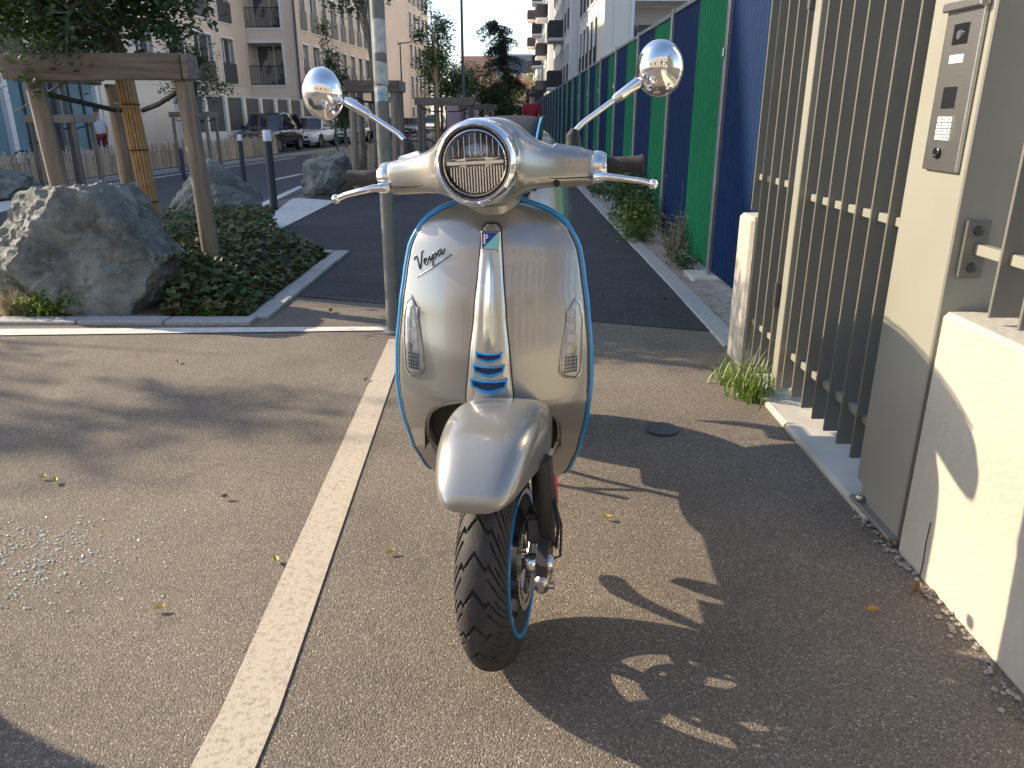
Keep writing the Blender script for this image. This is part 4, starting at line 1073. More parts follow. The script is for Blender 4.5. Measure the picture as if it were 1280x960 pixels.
bush('weed_bush', 'low greyish weed on the gravel next to the fence foot', 1.34, 5.95, .13, .22, .18, 420, .026, 'leaf_ivy', 17, 22, 'weed', 'weeds along the hoarding')
tuft('dry_stalks', 'tall thin dry stalks standing before the green panel', 1.36, 6.3, 22, .72, 'leaf_dry', .16, 'weed', .0022, 8)
bush('weed_bush', 'far green weeds lining the foot of the hoarding', 1.36, 12.5, .22, 2.6, .6, 1500, .07, 'leaf_mid', 18, 50, 'weed', 'weeds along the hoarding')

# fallen leaves (each one a thing)
def fallen(x, y, s, rz, m, label, tilt=.15):
    mb = MB()
    out = [(-.5, 0), (-.3, .2), (0, .29), (.3, .19), (.55, 0), (.3, -.18), (0, -.27), (-.3, -.2)]
    vs = [(a * s, b * s, .012 * s / .04 + .22 * abs(b) * s + .10 * a * a * s) for a, b in out] + [(-.2 * s, 0, .001), (.25 * s, 0, .002)]
    mb.add(vs, [(0, 1, 8), (1, 2, 8), (2, 9, 8), (2, 3, 9), (3, 4, 9), (4, 5, 9), (5, 6, 9), (6, 8, 9), (6, 7, 8), (7, 0, 8)])
    mb.tube([(-.5 * s, 0, .012 * s / .04), (-.85 * s, .05 * s, .004)], .0008, 4)
    o = mb.build('fallen_leaf', m, None, True, 180); o.location = (x, y, gz(x, y) + .006); o.rotation_euler = (tilt, -tilt * .5, rz)
    return tag(o, label, 'leaf', 'fallen leaves')
for a in [(-.86, 1.585, .028, .3, 'leaf_yellow', 'yellow leaf on the asphalt left of the painted line, near the bottom'),
          (-.64, 1.80, .03, 2.2, 'leaf_yellow', 'curled yellow leaf just left of the painted line'),
          (-.335, 1.84, .026, .5, 'leaf_yellow', 'small yellow leaf between painted line and front wheel'),
          (.875, 1.575, .034, .1, 'leaf_amber', 'amber leaf lying in the shade near the low wall'),
          (.28, 2.03, .032, 3.0, 'leaf_yellow', 'pale leaf on sunlit asphalt right of the fork'),
          (-.90, 2.16, .03, .2, 'leaf_brown', 'small brown leaf alone in the middle of the left asphalt'),
          (-1.555, 2.30, .03, 0, 'leaf_yellow', 'yellow leaf at the left near the picture edge, upper of two'),
          (-1.50, 2.27, .034, 2, 'leaf_yellow', 'yellow leaf at the left picture edge beside another'),
          (-.66, 3.28, .028, 1.2, 'leaf_brown', 'little brown leaf near the top of the painted line'),
          (-.38, 3.3, .03, .6, 'leaf_dry', 'dry leaf close behind the scooter on the left'),
          (-1.62, 3.55, .03, 1.9, 'leaf_dry', 'dry leaf on the asphalt in front of the bed edging'),
          (1.02, 1.66, .05, .9, 'leaf_brown', 'withered leaf against the foot of the low wall'),
          (1.0, 4.9, .04, .4, 'leaf_brown', 'brown leaf on the dark path near the kerb'),
          (-1.1, 4.55, .05, 1.4, 'leaf_brown', 'brown leaf on the shaded patch by the bed')]:
    if a[4] == 'leaf_amber' and 'leaf_amber' not in MATS: leaf_mat('leaf_amber', (.42, .20, .03), (.55, .33, .06), .5, .1)
    fallen(*a)

# ------------------------------------------------------------------ trees with stake frames
def stake_frame(label, x, y, w_, d_, h, r_=.055, bh=.15, group='tree stake frames', mat_b='wood_beam', base=0):
    z = gz(x, y); t = thing('stake_frame', label, 'tree stakes', (x, y, z), 0, group)
    P = [(-w_ / 2, -d_ / 2), (w_ / 2, -d_ / 2), (w_ / 2, d_ / 2), (-w_ / 2, d_ / 2)]
    for i, (a, b) in enumerate(P):
        MB().tube([(x + a * 1.0 + .0, y + b, z - .15), (x + a * .97, y + b, z + h)], [r_, r_ * .92], 12).build('stake', 'wood_grey', t, True, 60)
    for sg in (-1, 1):
        MB().bbox(x - w_ / 2 - r_ * 1.3, x + w_ / 2 + r_ * 1.3, y + sg * (d_ / 2 + r_ + .016) - .018, y + sg * (d_ / 2 + r_ + .016) + .018, z + h - bh, z + h, .004).build('beam', mat_b, t)
        MB().bbox(x + sg * (w_ / 2 + r_ + .014) - .018, x + sg * (w_ / 2 + r_ + .014) + .018, y - d_ / 2 - r_ + .004, y + d_ / 2 + r_ - .004, z + h - bh + .006, z + h + .004, .004).build('beam', 'wood_grey', t)
    for i, (a, b) in enumerate(P[:2] + P[2:3]):
        MB().tube([(x + a, y + b, z + h - bh - .05), (x + a * .5, y + b * .5, z + h - bh - .13), (x + a * .1, y + b * .1, z + h - bh - .14)], .014, 6).build('strap', 'strap', t, True)
    return t
# the near tree: two front stakes, one behind, front beam, trunk wrapped in canes
nf = thing('stake_frame', 'rough timber stakes and beam round the near tree on the left', 'tree stakes', (-2.55, 5.6, 0), 0, 'tree stake frames')
def stake(a, b, r_): MB().tube([a, tuple(Vector(a).lerp(Vector(b), .5) + Vector((.006, 0, 0))), b], [r_ * 1.04, r_, r_ * .97], 16).build('stake', 'wood_grey', nf, True, 60)
stake((-2.955, 5.22, -.1), (-3.01, 5.20, 1.36), .058)
stake((-2.03, 5.20, -.1), (-2.06, 5.18, 1.36), .056)
stake((-2.985, 6.15, -.1), (-2.965, 6.12, 1.345), .058)
MB().bbox(-3.10, -2.035, 5.085, 5.12, 1.335, 1.49, .006).build('beam', 'wood_beam', nf)
MB().bbox(-3.15, -3.105, 5.10, 6.25, 1.34, 1.485, .006).build('beam', 'wood_beam', nf)
MB().bbox(-2.03, -1.99, 5.09, 5.27, 1.34, 1.485, .006).build('beam', 'wood_beam', nf)
for a, b in (((-3.0, 5.2, 1.27), -.09), ((-2.06, 5.2, 1.30), .09), ((-2.96, 6.1, 1.22), -.06)):
    MB().tube([a, ((a[0] - 2.60) / 2 + .0, (a[1] + 5.6) / 2, 1.20), (-2.60 + b, 5.6 - .05, 1.16)], .016, 6).build('strap', 'strap', nf, True)
nt_ = tree('leafy young tree with cane-wrapped trunk inside the timber stakes', -2.56, 5.6, 1.55, .05,
     [(-.32, 0, 2.15, .75, .7, .70), (.12, .1, 2.2, .55, .6, .62), (-.75, -.1, 1.85, .42, .5, .42), (-.18, -.3, 1.60, .30, .3, .30), (-.36, -.62, 1.42, .17, .12, .18), (-.18, -.6, 1.62, .22, .14, .2), (.28, -.1, 1.82, .32, .35, .28)], 17000, .048, 'leaf_dark', 31, lean=(-.07, 0), shell=.35)
for k in range(15):
    a = 2 * PI * k / 15; c = (.052 * math.cos(a), .052 * math.sin(a))
    MB().tube([(-2.56 + c[0], 5.6 + c[1], .0), (-2.595 + c[0], 5.6 + c[1], .75), (-2.632 + c[0], 5.6 + c[1], 1.47)], .0105, 6).build('cane', 'cane', nt_, True)
for z_ in (.22, .55, .9, 1.2, 1.4):
    MB().tube([(-2.56 - z_ * .048 + .066 * math.cos(2 * PI * k / 20), 5.6 + .066 * math.sin(2 * PI * k / 20), z_) for k in range(20)], .004, 5, closed=True).build('binding_wire', 'strap', nt_, True)

stake_frame('timber stake frame just right of the squat boulder', -2.02, 12.2, .62, .62, 1.62, .055, .15)
tree('slender young tree rising above the frame behind the sign pole', -2.05, 12.2, 1.9, .045, [(.05, 0, 3.1, .5, .5, .5), (-.35, .1, 2.7, .4, .35, .35), (.0, 0, 3.8, .5, .5, .55), (-.5, 0, 3.35, .3, .3, .3)], 2300, .06, 'leaf_dark', 33, shell=.1)
stake_frame('distant timber stake frame directly left of the headlight', -1.55, 19.2, 1.2, .8, 1.55, .055, .17)
tree('young tree with pale trunk and thin crown left of the headlight', -1.75, 19.2, 1.7, .045, [(0, 0, 2.4, .5, .5, .55), (.15, .1, 3.0, .35, .35, .5), (-.35, 0, 2.9, .35, .35, .4)], 1500, .07, 'leaf_mid', 34, shell=.1, bark='cane')
stake_frame('farther stake frame in the row beyond the headlight', -1.1, 26, 1.0, .8, 1.5, .055, .16)
tree('thin airy tree reaching above its neighbours against the sky', -2.3, 24.5, 1.8, .05, [(0, 0, 2.6, .55, .5, .6), (.1, 0, 3.5, .4, .4, .6), (-.2, .1, 4.2, .3, .3, .5)], 1400, .075, 'leaf_dark', 35, shell=.1)
stake_frame('stake frame on the far pavement behind the pickets, left of the dark car', -9.6, 24.6, 1.0, .8, 1.72, .05, .15)
tree('small bushy tree on the far pavement left of the dark car', -9.5, 24.6, 1.6, .05, [(-.1, 0, 2.4, .9, .7, .6), (.2, 0, 3.2, .6, .6, .7), (-.4, .1, 3.4, .45, .5, .55), (.8, 0, 2.4, .45, .4, .45)], 3400, .075, 'leaf_dark', 36, shell=.15)
stake_frame('stake frame at the far left seen between the near stakes', -10.15, 18.3, .95, .8, 1.62, .05, .16)
tree('tree at the far left, its crown behind the near foliage', -10.0, 18.3, 1.9, .06, [(0, 0, 3.2, .9, .8, .8)], 2200, .08, 'leaf_dark', 37)
tree('dense dark shrub-like tree in front of the tan facade', -6.6, 32, .8, .07, [(0, 0, 1.9, .55, .55, 1.2), (0, 0, 2.9, .4, .4, .6)], 2600, .09, 'leaf_dark', 38, shell=.3)
tree('spindly tree before the long balcony facade', -7.4, 34, 1.6, .05, [(0, 0, 3.6, .5, .5, 1.0), (-.2, 0, 4.9, .4, .4, .6)], 1500, .09, 'leaf_dark', 39, shell=.1)
tree('small tree with yellowish leaves below the far lamp', -3.3, 44, 1.6, .06, [(0, 0, 3.0, 1.3, 1.0, 1.2), (.6, 0, 3.6, .9, .8, .9)], 3000, .12, 'leaf_mid', 40, shell=.2)
tree('round green tree in the middle distance left of the lamp post', -4.0, 50, 1.6, .1, [(0, 0, 3.4, 1.6, 1.5, 1.6), (-1.0, 0, 4.6, 1.0, 1.0, 1.0), (1.2, 0, 2.8, 1.2, 1, 1.2)], 5000, .13, 'leaf_dark', 41, shell=.4)
tree('tall feathery tree against the sky above the middle distance trees', -5.0, 58, 2.5, .1, [(0, 0, 5.6, 1.0, 1.0, 1.6), (.2, 0, 7.6, .7, .7, 1.1), (-.6, 0, 4.2, 1.1, 1, 1.2)], 3000, .13, 'leaf_dark', 42, shell=.1)
tree('broad dark green tree right of the far lamp post', -1.9, 52, 1.2, .14, [(0, 0, 2.8, 1.7, 1.6, 1.9), (.9, 0, 2.4, 1.3, 1.2, 1.5), (-.9, .2, 3.6, 1.2, 1.2, 1.2)], 7000, .13, 'leaf_dark', 43, shell=.5)
tree('sunlit tree at the far left beyond the parking bay, out of view', -9.2, 6.0, 2.3, .08, [(0, 0, 3.9, .55, .5, .5), (.7, -.3, 4.5, .5, .45, .4), (-.3, -.5, 4.6, .5, .5, .45)], 2300, .06, 'leaf_mid', 52, shell=.1)
tree('yellowish little tree in front of the cream garages', 0.05, 66, 1.2, .06, [(0, 0, 3.0, .9, .8, 1.0)], 900, .12, 'leaf_light', 44, shell=.2)
tree('dark round bush beside the man in red', 1.0, 56, .4, .1, [(0, 0, 1.5, 1.0, .8, 1.1)], 1600, .11, 'leaf_dark', 45, shell=.5)
tree('green tree behind the pale flats corner', 3.0, 100, 2, .15, [(0, 0, 4.8, 1.5, 2.0, 2.8)], 1600, .2, 'leaf_mid', 46, shell=.4)

# the drooping cedar
def cedar(x, y, label, seed):
    r = random.Random(seed); z = gz(x, y); t = thing('cedar_tree', label, 'tree', (x, y, z), 0, 'street trees')
    MB().tube([(x, y, z - .2), (x + .1, y, z + 3.5), (x - .2, y, z + 6.6), (x - .9, y, z + 7.9)], [.28, .2, .1, .04], 8).build('trunk', 'bark', t, True)
    br = MB(); lv = MB()
    for i in range(64):
        h = r.uniform(1.4, 7.7); a = r.uniform(0, 2 * PI); L = (2.9 - .22 * h) * r.uniform(.6, 1.15)
        if h > 6.6: L *= 1.15
        bx = x + (-.2 - .7 * max(0, h - 6.4) / 1.4 if h > 4 else 0); pts = []
        for k in range(7):
            u = k / 6; pts.append(Vector((bx + math.cos(a) * L * u, y + math.sin(a) * L * u, z + h + .35 * u - 1.25 * u * u * L / 2.2)))
        br.tube([tuple(p) for p in pts], [.04, .035, .03, .025, .02, .012, .006], 5)
        for k in range(1, 7):
            for j in range(44):
                c = pts[k - 1].lerp(pts[k], r.random()); leaf(lv, c + Vector((r.gauss(0, .14), r.gauss(0, .14), -abs(r.gauss(0, .26)))), r.uniform(.12, .24), r, .05, .22)
    br.build('branches', 'bark', t, True); leafmesh(lv, 'crown', 'conifer', t)
cedar(-.35, 60, 'drooping dark cedar in the centre of the skyline', 71)

# ------------------------------------------------------------------ chestnut picket fences
pk = []
for i in range(5):
    q = random.Random(90 + i); h = .70 + q.uniform(-.05, .06); w_ = .023 + q.uniform(0, .007)
    pk.append(MB().loft([[(-w_, -.009, -.05), (w_, -.009, -.05), (w_ * .8, .009, -.05), (-w_ * .8, .009, -.05)], [(-w_ * 1.0 + q.uniform(-.006, .006), -.009, h * .55), (w_ + q.uniform(-.004, .006), -.009, h * .55), (w_ * .8, .009, h * .55), (-w_ * .8, .009, h * .55)],
                         [(-w_ * .55, -.007, h), (w_ * .5, -.007, h), (w_ * .4, .007, h), (-w_ * .45, .007, h)]]).mesh('picket', 'wood_picket'))
def picket_fence(label, A, B, pitch=.085, hs=1.0, seed=1):
    q = random.Random(seed); A = Vector((*A, 0)); B = Vector((*B, 0)); d = (B - A); L = d.length; d.normalize(); ang = math.atan2(d.y, d.x)
    z0 = gz(A.x, A.y) + (.10 if T_(A.x, A.y) > 12 else 0)
    t = thing('picket_fence', label, 'fence', (A.x, A.y, z0), 0, 'chestnut picket fences')
    n = int(L / pitch)
    for i in range(n):
        p = A + d * (i * pitch + q.uniform(-.012, .012)); zz = gz(p.x, p.y) - gz(A.x, A.y)
        piece('picket', pk[q.randrange(5)], t, Matrix.Translation((p.x - A.x, p.y - A.y, zz)) @ Matrix.Rotation(ang + q.gauss(0, .12), 4, 'Z') @ Matrix.Rotation(q.gauss(0, .035), 4, 'Y') @ Matrix.Diagonal((1, 1, hs * q.uniform(.94, 1.05), 1)))
    for h in (.2, .55):
        MB().tube([(A.x, A.y, z0 + h * hs), (B.x, B.y, gz(B.x, B.y) - gz(A.x, A.y) + z0 + h * hs)], .004, 5).build('wire', 'dark_metal', t)
picket_fence('long chestnut picket fence along the far kerb on the left', ST(15.2, 12.45), ST(33.5, 12.75), .068, 1.05, 1)
picket_fence('chestnut picket fence between squat boulder and white cars', ST(20.6, 6.9), ST(20.3, 5.0), .07, 1.0, 2)
picket_fence('chestnut picket fence receding beyond the squat boulder', ST(20.6, 6.95), ST(33, 6.9), .09, 1.0, 3)
picket_fence('picket fence in the row of trees left of the headlight', ST(20.3, 4.9), ST(30, 3.4), .10, 1.0, 4)
picket_fence('short picket run on the far pavement behind the first white bollard', ST(31.0, 12.45), ST(31.3, 13.9), .07, 1.1, 5)

# ------------------------------------------------------------------ buildings
def frame_(o, u, n): return Matrix(((u[0], n[0], 0, o[0]), (u[1], n[1], 0, o[1]), (0, 0, 1, o[2]), (0, 0, 0, 1)))   # local x along, y outward, z up
WM = {}
def win_mesh(kind, w_, h, m):
    k = (kind, round(w_, 2), round(h, 2), m)
    if k in WM: return WM[k]
    mb = MB()
    if kind == 'surround':
        for a in ((-w_ / 2 - .13, -w_ / 2, 0, h + .13), (w_ / 2, w_ / 2 + .13, 0, h + .13), (-w_ / 2, w_ / 2, h, h + .13), (-w_ / 2 - .13, w_ / 2 + .13, -.10, 0)): mb.box(a[0], a[1], -.20, .045, a[2], a[3])
    elif kind == 'pane': mb.box(-w_ / 2, w_ / 2, -.24, -.225, 0, h)
    elif kind == 'frame':
        for a in ((-w_ / 2, -w_ / 2 + .06, 0, h), (w_ / 2 - .06, w_ / 2, 0, h), (-.04, .04, .06, h - .06), (-w_ / 2 + .06, w_ / 2 - .06, h - .06, h), (-w_ / 2 + .06, w_ / 2 - .06, 0, .06)): mb.box(a[0], a[1], -.222, -.17, a[2], a[3])
    elif kind == 'shutter': mb.box(-w_ / 2 + .06, w_ / 2 - .06, -.21, -.18, h - .7, h - .06)
    elif kind == 'panel': mb.box(-w_ / 2 - .05, w_ / 2 + .05, .05, .09, .02, 1.02)
    elif kind == 'bars':
        n = max(6, int(w_ / .12))
        for i in range(n + 1): x = -w_ / 2 + w_ * i / n; mb.box(x - .012, x + .012, .05, .075, .06, 1.0)
        mb.box(-w_ / 2 - .03, w_ / 2 + .03, .04, .085, 1.0, 1.05).box(-w_ / 2 - .03, w_ / 2 + .03, .04, .085, .02, .06)
    WM[k] = mb.mesh(kind, m); return WM[k]
def facade(b, F, length, floors, fh, cols, wallm, z0=0, thick=.35, rail='panel', rnd_=None, deep=0, ground=True, wall_name='wall', top=.6, pane='glass_dark', winh=2.25, piece_surround='frame_white'):
    """cols: (centre, width). Wall pieces leave the openings free; each opening gets surround, frame, pane and rail"""
    inv = b.matrix_basis.inverted(); q = rnd_ or random.Random(1)
    wall = MB(); cols = sorted(cols); x = 0
    H_ = floors * fh + top
    f0 = 0 if ground else 1
    for c, w_ in cols:
        if c - w_ / 2 - x > .01: wall.box(x, c - w_ / 2, -thick, 0, z0 + (0 if not f0 else fh), z0 + H_, F)
        x = c + w_ / 2
        for f in range(f0, floors):
            a = z0 + f * fh
            wall.box(c - w_ / 2, c + w_ / 2, -thick, 0, a - (fh - .1 - winh) if f > f0 else a, a + .10, F)
        wall.box(c - w_ / 2, c + w_ / 2, -thick, 0, z0 + (floors - 1) * fh + .10 + winh, z0 + H_, F)
    if length - x > .01: wall.box(x, length, -thick, 0, z0 + (0 if not f0 else fh), z0 + H_, F)
    # the spandrel of each floor starts where the opening below ends
    wall.build(wall_name, wallm, b)
    for c, w_ in cols:
        for f in range(f0, floors):
            M = inv @ F @ Matrix.Translation((c, 0, z0 + f * fh + .10))
            wn_ = piece('window', win_mesh('surround', w_, winh, piece_surround), b, M)
            D = Matrix.Translation((0, -deep, 0))
            piece('pane', win_mesh('pane', w_, winh, pane), wn_, D); piece('window_frame', win_mesh('frame', w_, winh, 'frame_white'), wn_, D)
            if q.random() < .3: piece('shutter', win_mesh('shutter', w_, winh, 'curtain'), wn_, D)
            if rail: piece('balustrade', win_mesh(rail, w_, winh, 'panel_dark' if rail == 'panel' else 'rail_dark'), wn_)
def stp(s, t): return ST(s, t)
n_st = (DY, -DX); u_st = (DX, DY)      # outward to the street / along the street

zr = -.52
# nearest block on the left: shop glazing below, flats above
L1 = thing('apartment_block', 'tan rendered block with blue shop glazing at the far left', 'building', (*stp(12.9, 19.0), zr), 0, 'apartment blocks')
F1 = frame_((*stp(12.9, 19.0), zr), u_st, n_st); LEN1 = 33.8
cols = [(2.0 + 2.9 * i, 1.5 if i % 3 else 2.0) for i in range(11)]
facade(L1, F1, LEN1, 5, 3.05, cols, 'render_tan', 0, .35, 'panel', random.Random(3), ground=False, top=.55)
MB().box(0, LEN1, -10.3, -.36, 0, 15.9, F1).build('core', 'render_tan', L1)
g1 = MB().box(18.5, LEN1, -.35, -.02, 0, 3.04, F1).build('ground_floor_wall', 'render_cream', L1)
for i in range(7):
    u0 = .2 + i * 2.6
    p = MB().box(u0, u0 + 2.4, -.20, -.17, .25, 2.75, F1).build('shop_window', 'glass_shop', L1)
    for k in range(4): MB().box(u0 + k * .8 - .03, u0 + k * .8 + .03, -.16, -.08, .25, 2.75, F1).build('mullion', 'panel_dark', p)
MB().box(0, 18.4, -.30, -.10, 0, .24, F1).build('plinth', 'concrete', L1)
lo = MB()
for k in range(6): lo.box(0, 18.4, -.2, -.06 + .02, 2.78 + k * .045, 2.81 + k * .045, F1)
lo.build('louvre_band', 'panel_dark', L1)
for i in range(8): MB().box(i * 2.6 - .08, i * 2.6 + .15, -.3, .02, 0, 3.04, F1).build('shop_pier', 'frame_white' if i % 2 else 'panel_dark', L1)

# second block: its end wall with loggias faces the camera, its flank runs along the street
L2 = thing('apartment_block', 'tan block with deep loggias on its end wall and dark balcony panels', 'building', (*stp(46.8, 16.2), zr), 0, 'apartment blocks')
F2 = frame_((*stp(46.8, 16.2), zr), u_st, n_st)
facade(L2, F2, 21, 6, 3.05, [(1.6 + 2.05 * i, 1.25 if i % 2 else 1.0) for i in range(10)], 'render_tan', 0, .35, 'panel', random.Random(4), top=.55)
MB().box(.36, 21, -12, -.36, 0, 18.8, frame_((*stp(46.8 + 1.6, 16.2), zr), u_st, n_st)).build('core', 'render_tan', L2)
E2 = frame_((*stp(46.8, 16.2 + 6.2), zr), n_st, (-DX, -DY))
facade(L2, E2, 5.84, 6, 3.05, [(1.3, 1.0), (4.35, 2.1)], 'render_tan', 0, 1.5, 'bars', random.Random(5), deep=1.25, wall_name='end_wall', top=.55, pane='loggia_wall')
MB().tube([(*stp(46.72, 16.1), zr + .1), (*stp(46.72, 16.1), zr + 18.6)], .07, 8).build('downpipe', 'panel_dark', L2)
# third block farther along
L3 = thing('apartment_block', 'tall plain tan block behind the sign pole', 'building', (*stp(84, 17.4), zr), 0, 'apartment blocks')
F3 = frame_((*stp(84, 17.4), zr - .2), u_st, n_st)
facade(L3, F3, 12, 8, 3.05, [(1.6 + 2.3 * i, 1.2) for i in range(5)], 'render_tan', 0, .35, 'panel', random.Random(6), top=.6)
MB().box(.0, 12, -13, -.36, 0, 25, F3).build('core', 'render_tan', L3)
facade(L3, frame_((*stp(83.99, 17.4 + 8), zr - .2), n_st, (-DX, -DY)), 7.9, 8, 3.05, [(1.5, 1.1), (4.2, 1.1)], 'render_tan', 0, .3, 'panel', random.Random(8), wall_name='end_wall', top=.6)

# garden wall with dark panels between light piers, in front of the left blocks
gw = thing('garden_wall', 'low cream wall topped with dark panels between pale piers, behind the parked cars', 'wall', (*stp(30, 15.6), zr))
FG = frame_((*stp(31, 15.6), zr + .06), u_st, n_st)
for i in range(13):
    MB().box(i * 2.0 - .14, i * 2.0 + .14, -.14, .14, -.1, 2.28, FG).build('pier', 'render_cream', gw)
    MB().box(i * 2.0 + .145, i * 2.0 + 1.855, -.10, .10, -.1, .80, FG).build('wall_base', 'render_white', gw)
    MB().box(i * 2.0 + .145, i * 2.0 + 1.855, -.03, .03, .82, 2.22, FG).build('panel', 'panel_dark', gw)

# pale flats on the right behind the hoarding
zb = -.3
RBd = thing('apartment_block', 'pale multi storey flats with dark railings behind the hoarding on the right', 'building', (3.6, 33, zb), 0, 'apartment blocks')
def rblock(y0, y1, x0, floors, cols, wallm, seed, rail='bars'):
    F = frame_((x0, y1, zb), (0, -1), (-1, 0))
    facade(RBd, F, y1 - y0, floors, 2.95, cols, wallm, 0, .35, rail, random.Random(seed), top=.5, winh=2.2)
    MB().box(.02, y1 - y0 - (.02 if y0 > 34 else 1.6), -14, -.36, 0, floors * 2.95 + .4, F).build('core', wallm, RBd)
rblock(33, 45, 3.6, 6, [(1.6 + 1.9 * i, 1.0) for i in range(5)], 'render_cream', 11)
rblock(47, 66, 3.3, 6, [(1.6 + 2.6 * i, 1.1) for i in range(7)], 'render_white', 12)
rblock(68, 90, 3.0, 6, [(1.6 + 2.6 * i, 1.1) for i in range(8)], 'render_white', 13)
rblock(91, 112, 2.8, 6, [(1.6 + 2.9 * i, 1.1) for i in range(7)], 'render_cream', 14)
for (y0, y1, x0) in ((45.0, 47.0, 4.0), (66, 68, 3.7), (90, 91, 3.4)):
    MB().box(x0, x0 + 8, y0 + .01, y1 - .01, zb, zb + 17.6).build('recess_wall', 'render_white', RBd)
for (yc, x0) in ((55, 3.3), (72, 3.0), (86, 3.0), (102, 2.8)):
    for f in range(1, 6):
        z = zb + f * 2.95
        s_ = MB().box(x0 - .95, x0 - .002, yc - 1.5, yc + 1.5, z - .16, z + .02).build('balcony_slab', 'render_white', RBd)
        mb = MB()
        for k in range(10): mb.box(x0 - .94, x0 - .92, yc - 1.48 + k * .326, yc - 1.45 + k * .326, z + .03, z + 1.0)
        mb.box(x0 - .95, x0 - .91, yc - 1.5, yc + 1.5, z + 1.0, z + 1.05)
        for sg in (-1, 1): mb.box(x0 - .95, x0, yc + sg * 1.48 - .015, yc + sg * 1.48 + .015, z + .05, z + 1.03)
        mb.build('balcony_railing', 'rail_dark', s_)
EW = frame_((3.96, 33.003, zb), (1, 0), (0, -1))
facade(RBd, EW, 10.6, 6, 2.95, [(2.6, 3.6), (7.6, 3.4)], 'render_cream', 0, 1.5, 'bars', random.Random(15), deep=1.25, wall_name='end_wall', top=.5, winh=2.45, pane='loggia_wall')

# houses closing the view
def house(label, x0, x1, y0, y1, h, rh, wallm, roofm, wins, name='house', ridge='x'):
    z = gz((x0 + x1) / 2, y0); t = thing(name, label, 'building', ((x0 + x1) / 2, y0, z), 0)
    MB().box(x0, x1, y0, y1, z - .5, z + h).build('wall', wallm, t)
    ym = (y0 + y1) / 2
    if rh: MB().add([(x0 - .4, y0 - .4, z + h), (x1 + .4, y0 - .4, z + h), (x1 + .4, y1 + .4, z + h), (x0 - .4, y1 + .4, z + h), (x0 - .4, ym, z + h + rh), (x1 + .4, ym, z + h + rh)],
                    [(0, 1, 5, 4), (2, 3, 4, 5), (0, 4, 3), (1, 2, 5), (0, 3, 2, 1)]).build('roof', roofm, t)
    else: MB().box(x0 - .1, x1 + .1, y0 - .1, y1, z + h + .002, z + h + .35).build('parapet', roofm, t)
    for (wx, wz, ww, wh) in wins:
        p = MB().box(wx - ww / 2 - .1, wx + ww / 2 + .1, y0 - .05, y0 - .002, z + wz - .1, z + wz + wh + .1).build('window', 'frame_white', t)
        MB().box(wx - ww / 2, wx + ww / 2, y0 - .08, y0 - .052, z + wz, z + wz + wh).build('pane', 'glass_dark', p)
    return t
house('long grey hall at the end of the street with a metal roof', -3.5, 9.0, 165, 185, 13.0, 0, 'metal_roof', 'metal_roof', [], 'hall')
house('big block with an orange tiled gable beside the grey hall', -9.5, -3.6, 163, 180, 8.8, 4.6, 'render_white', 'tile_roof', [(-8 + i * 1.6, 6.4, .8, 1.2) for i in range(4)])
hs = house('white house with dark slate roof and dormer at the street end', -.9, 6.5, 132, 142, 8.2, 2.9, 'render_white', 'slate', [(0.2 + i * 1.7, 5.8, .8, 1.4) for i in range(4)])
MB().box(3.2, 4.5, 132.3, 134, gz(0, 132) + 8.6, gz(0, 132) + 10.2).build('dormer', 'render_white', hs)
MB().box(-1.6, -.95, 131.6, 142.4, gz(0, 132) - .5, gz(0, 132) + 12.0).build('party_wall', 'render_white', hs)
house('brown tiled house with pinkish wall in the centre distance', -4.2, 2.7, 105, 113, 4.9, 1.7, 'render_tan', 'tile_roof', [(-3 + i * 1.7, 3.0, .7, 1.0) for i in range(3)])
house('cream garage row at the end of the path', -2.6, 3.0, 78, 84, 2.7, 0, 'render_cream', 'concrete', [(-1.2, .1, 1.2, 1.9), (1.2, .1, 1.2, 1.9)], 'garage')
db = thing('dark_cabinet', 'tall dark gate panel at the far end of the hoarding', 'cabinet', (1.35, 57, -.3))
MB().bbox(1.0, 2.2, 56.8, 57.2, -.35, 2.6, .02).build('body', 'post_dark', db)
MB().bbox(1.35, 1.85, 56.4, 56.78, -.35, .9, .03).build('yellow_box', 'leaf_yellow', db)
pn = thing('painted_panel', 'pink and violet painted board among the stake frames', 'panel', (-1.9, 33, gz(-1.9, 33)))
zz = gz(-1.9, 33)
MB().bbox(-2.65, -1.35, 32.97, 33.03, zz + .55, zz + 1.75, .01).build('board', 'pink_panel', pn)
for x_ in (-2.5, -1.5): MB().tube([(x_, 33.08, zz - .1), (x_, 33.08, zz + 1.8)], .04, 8).build('leg', 'wood_grey', pn, True)

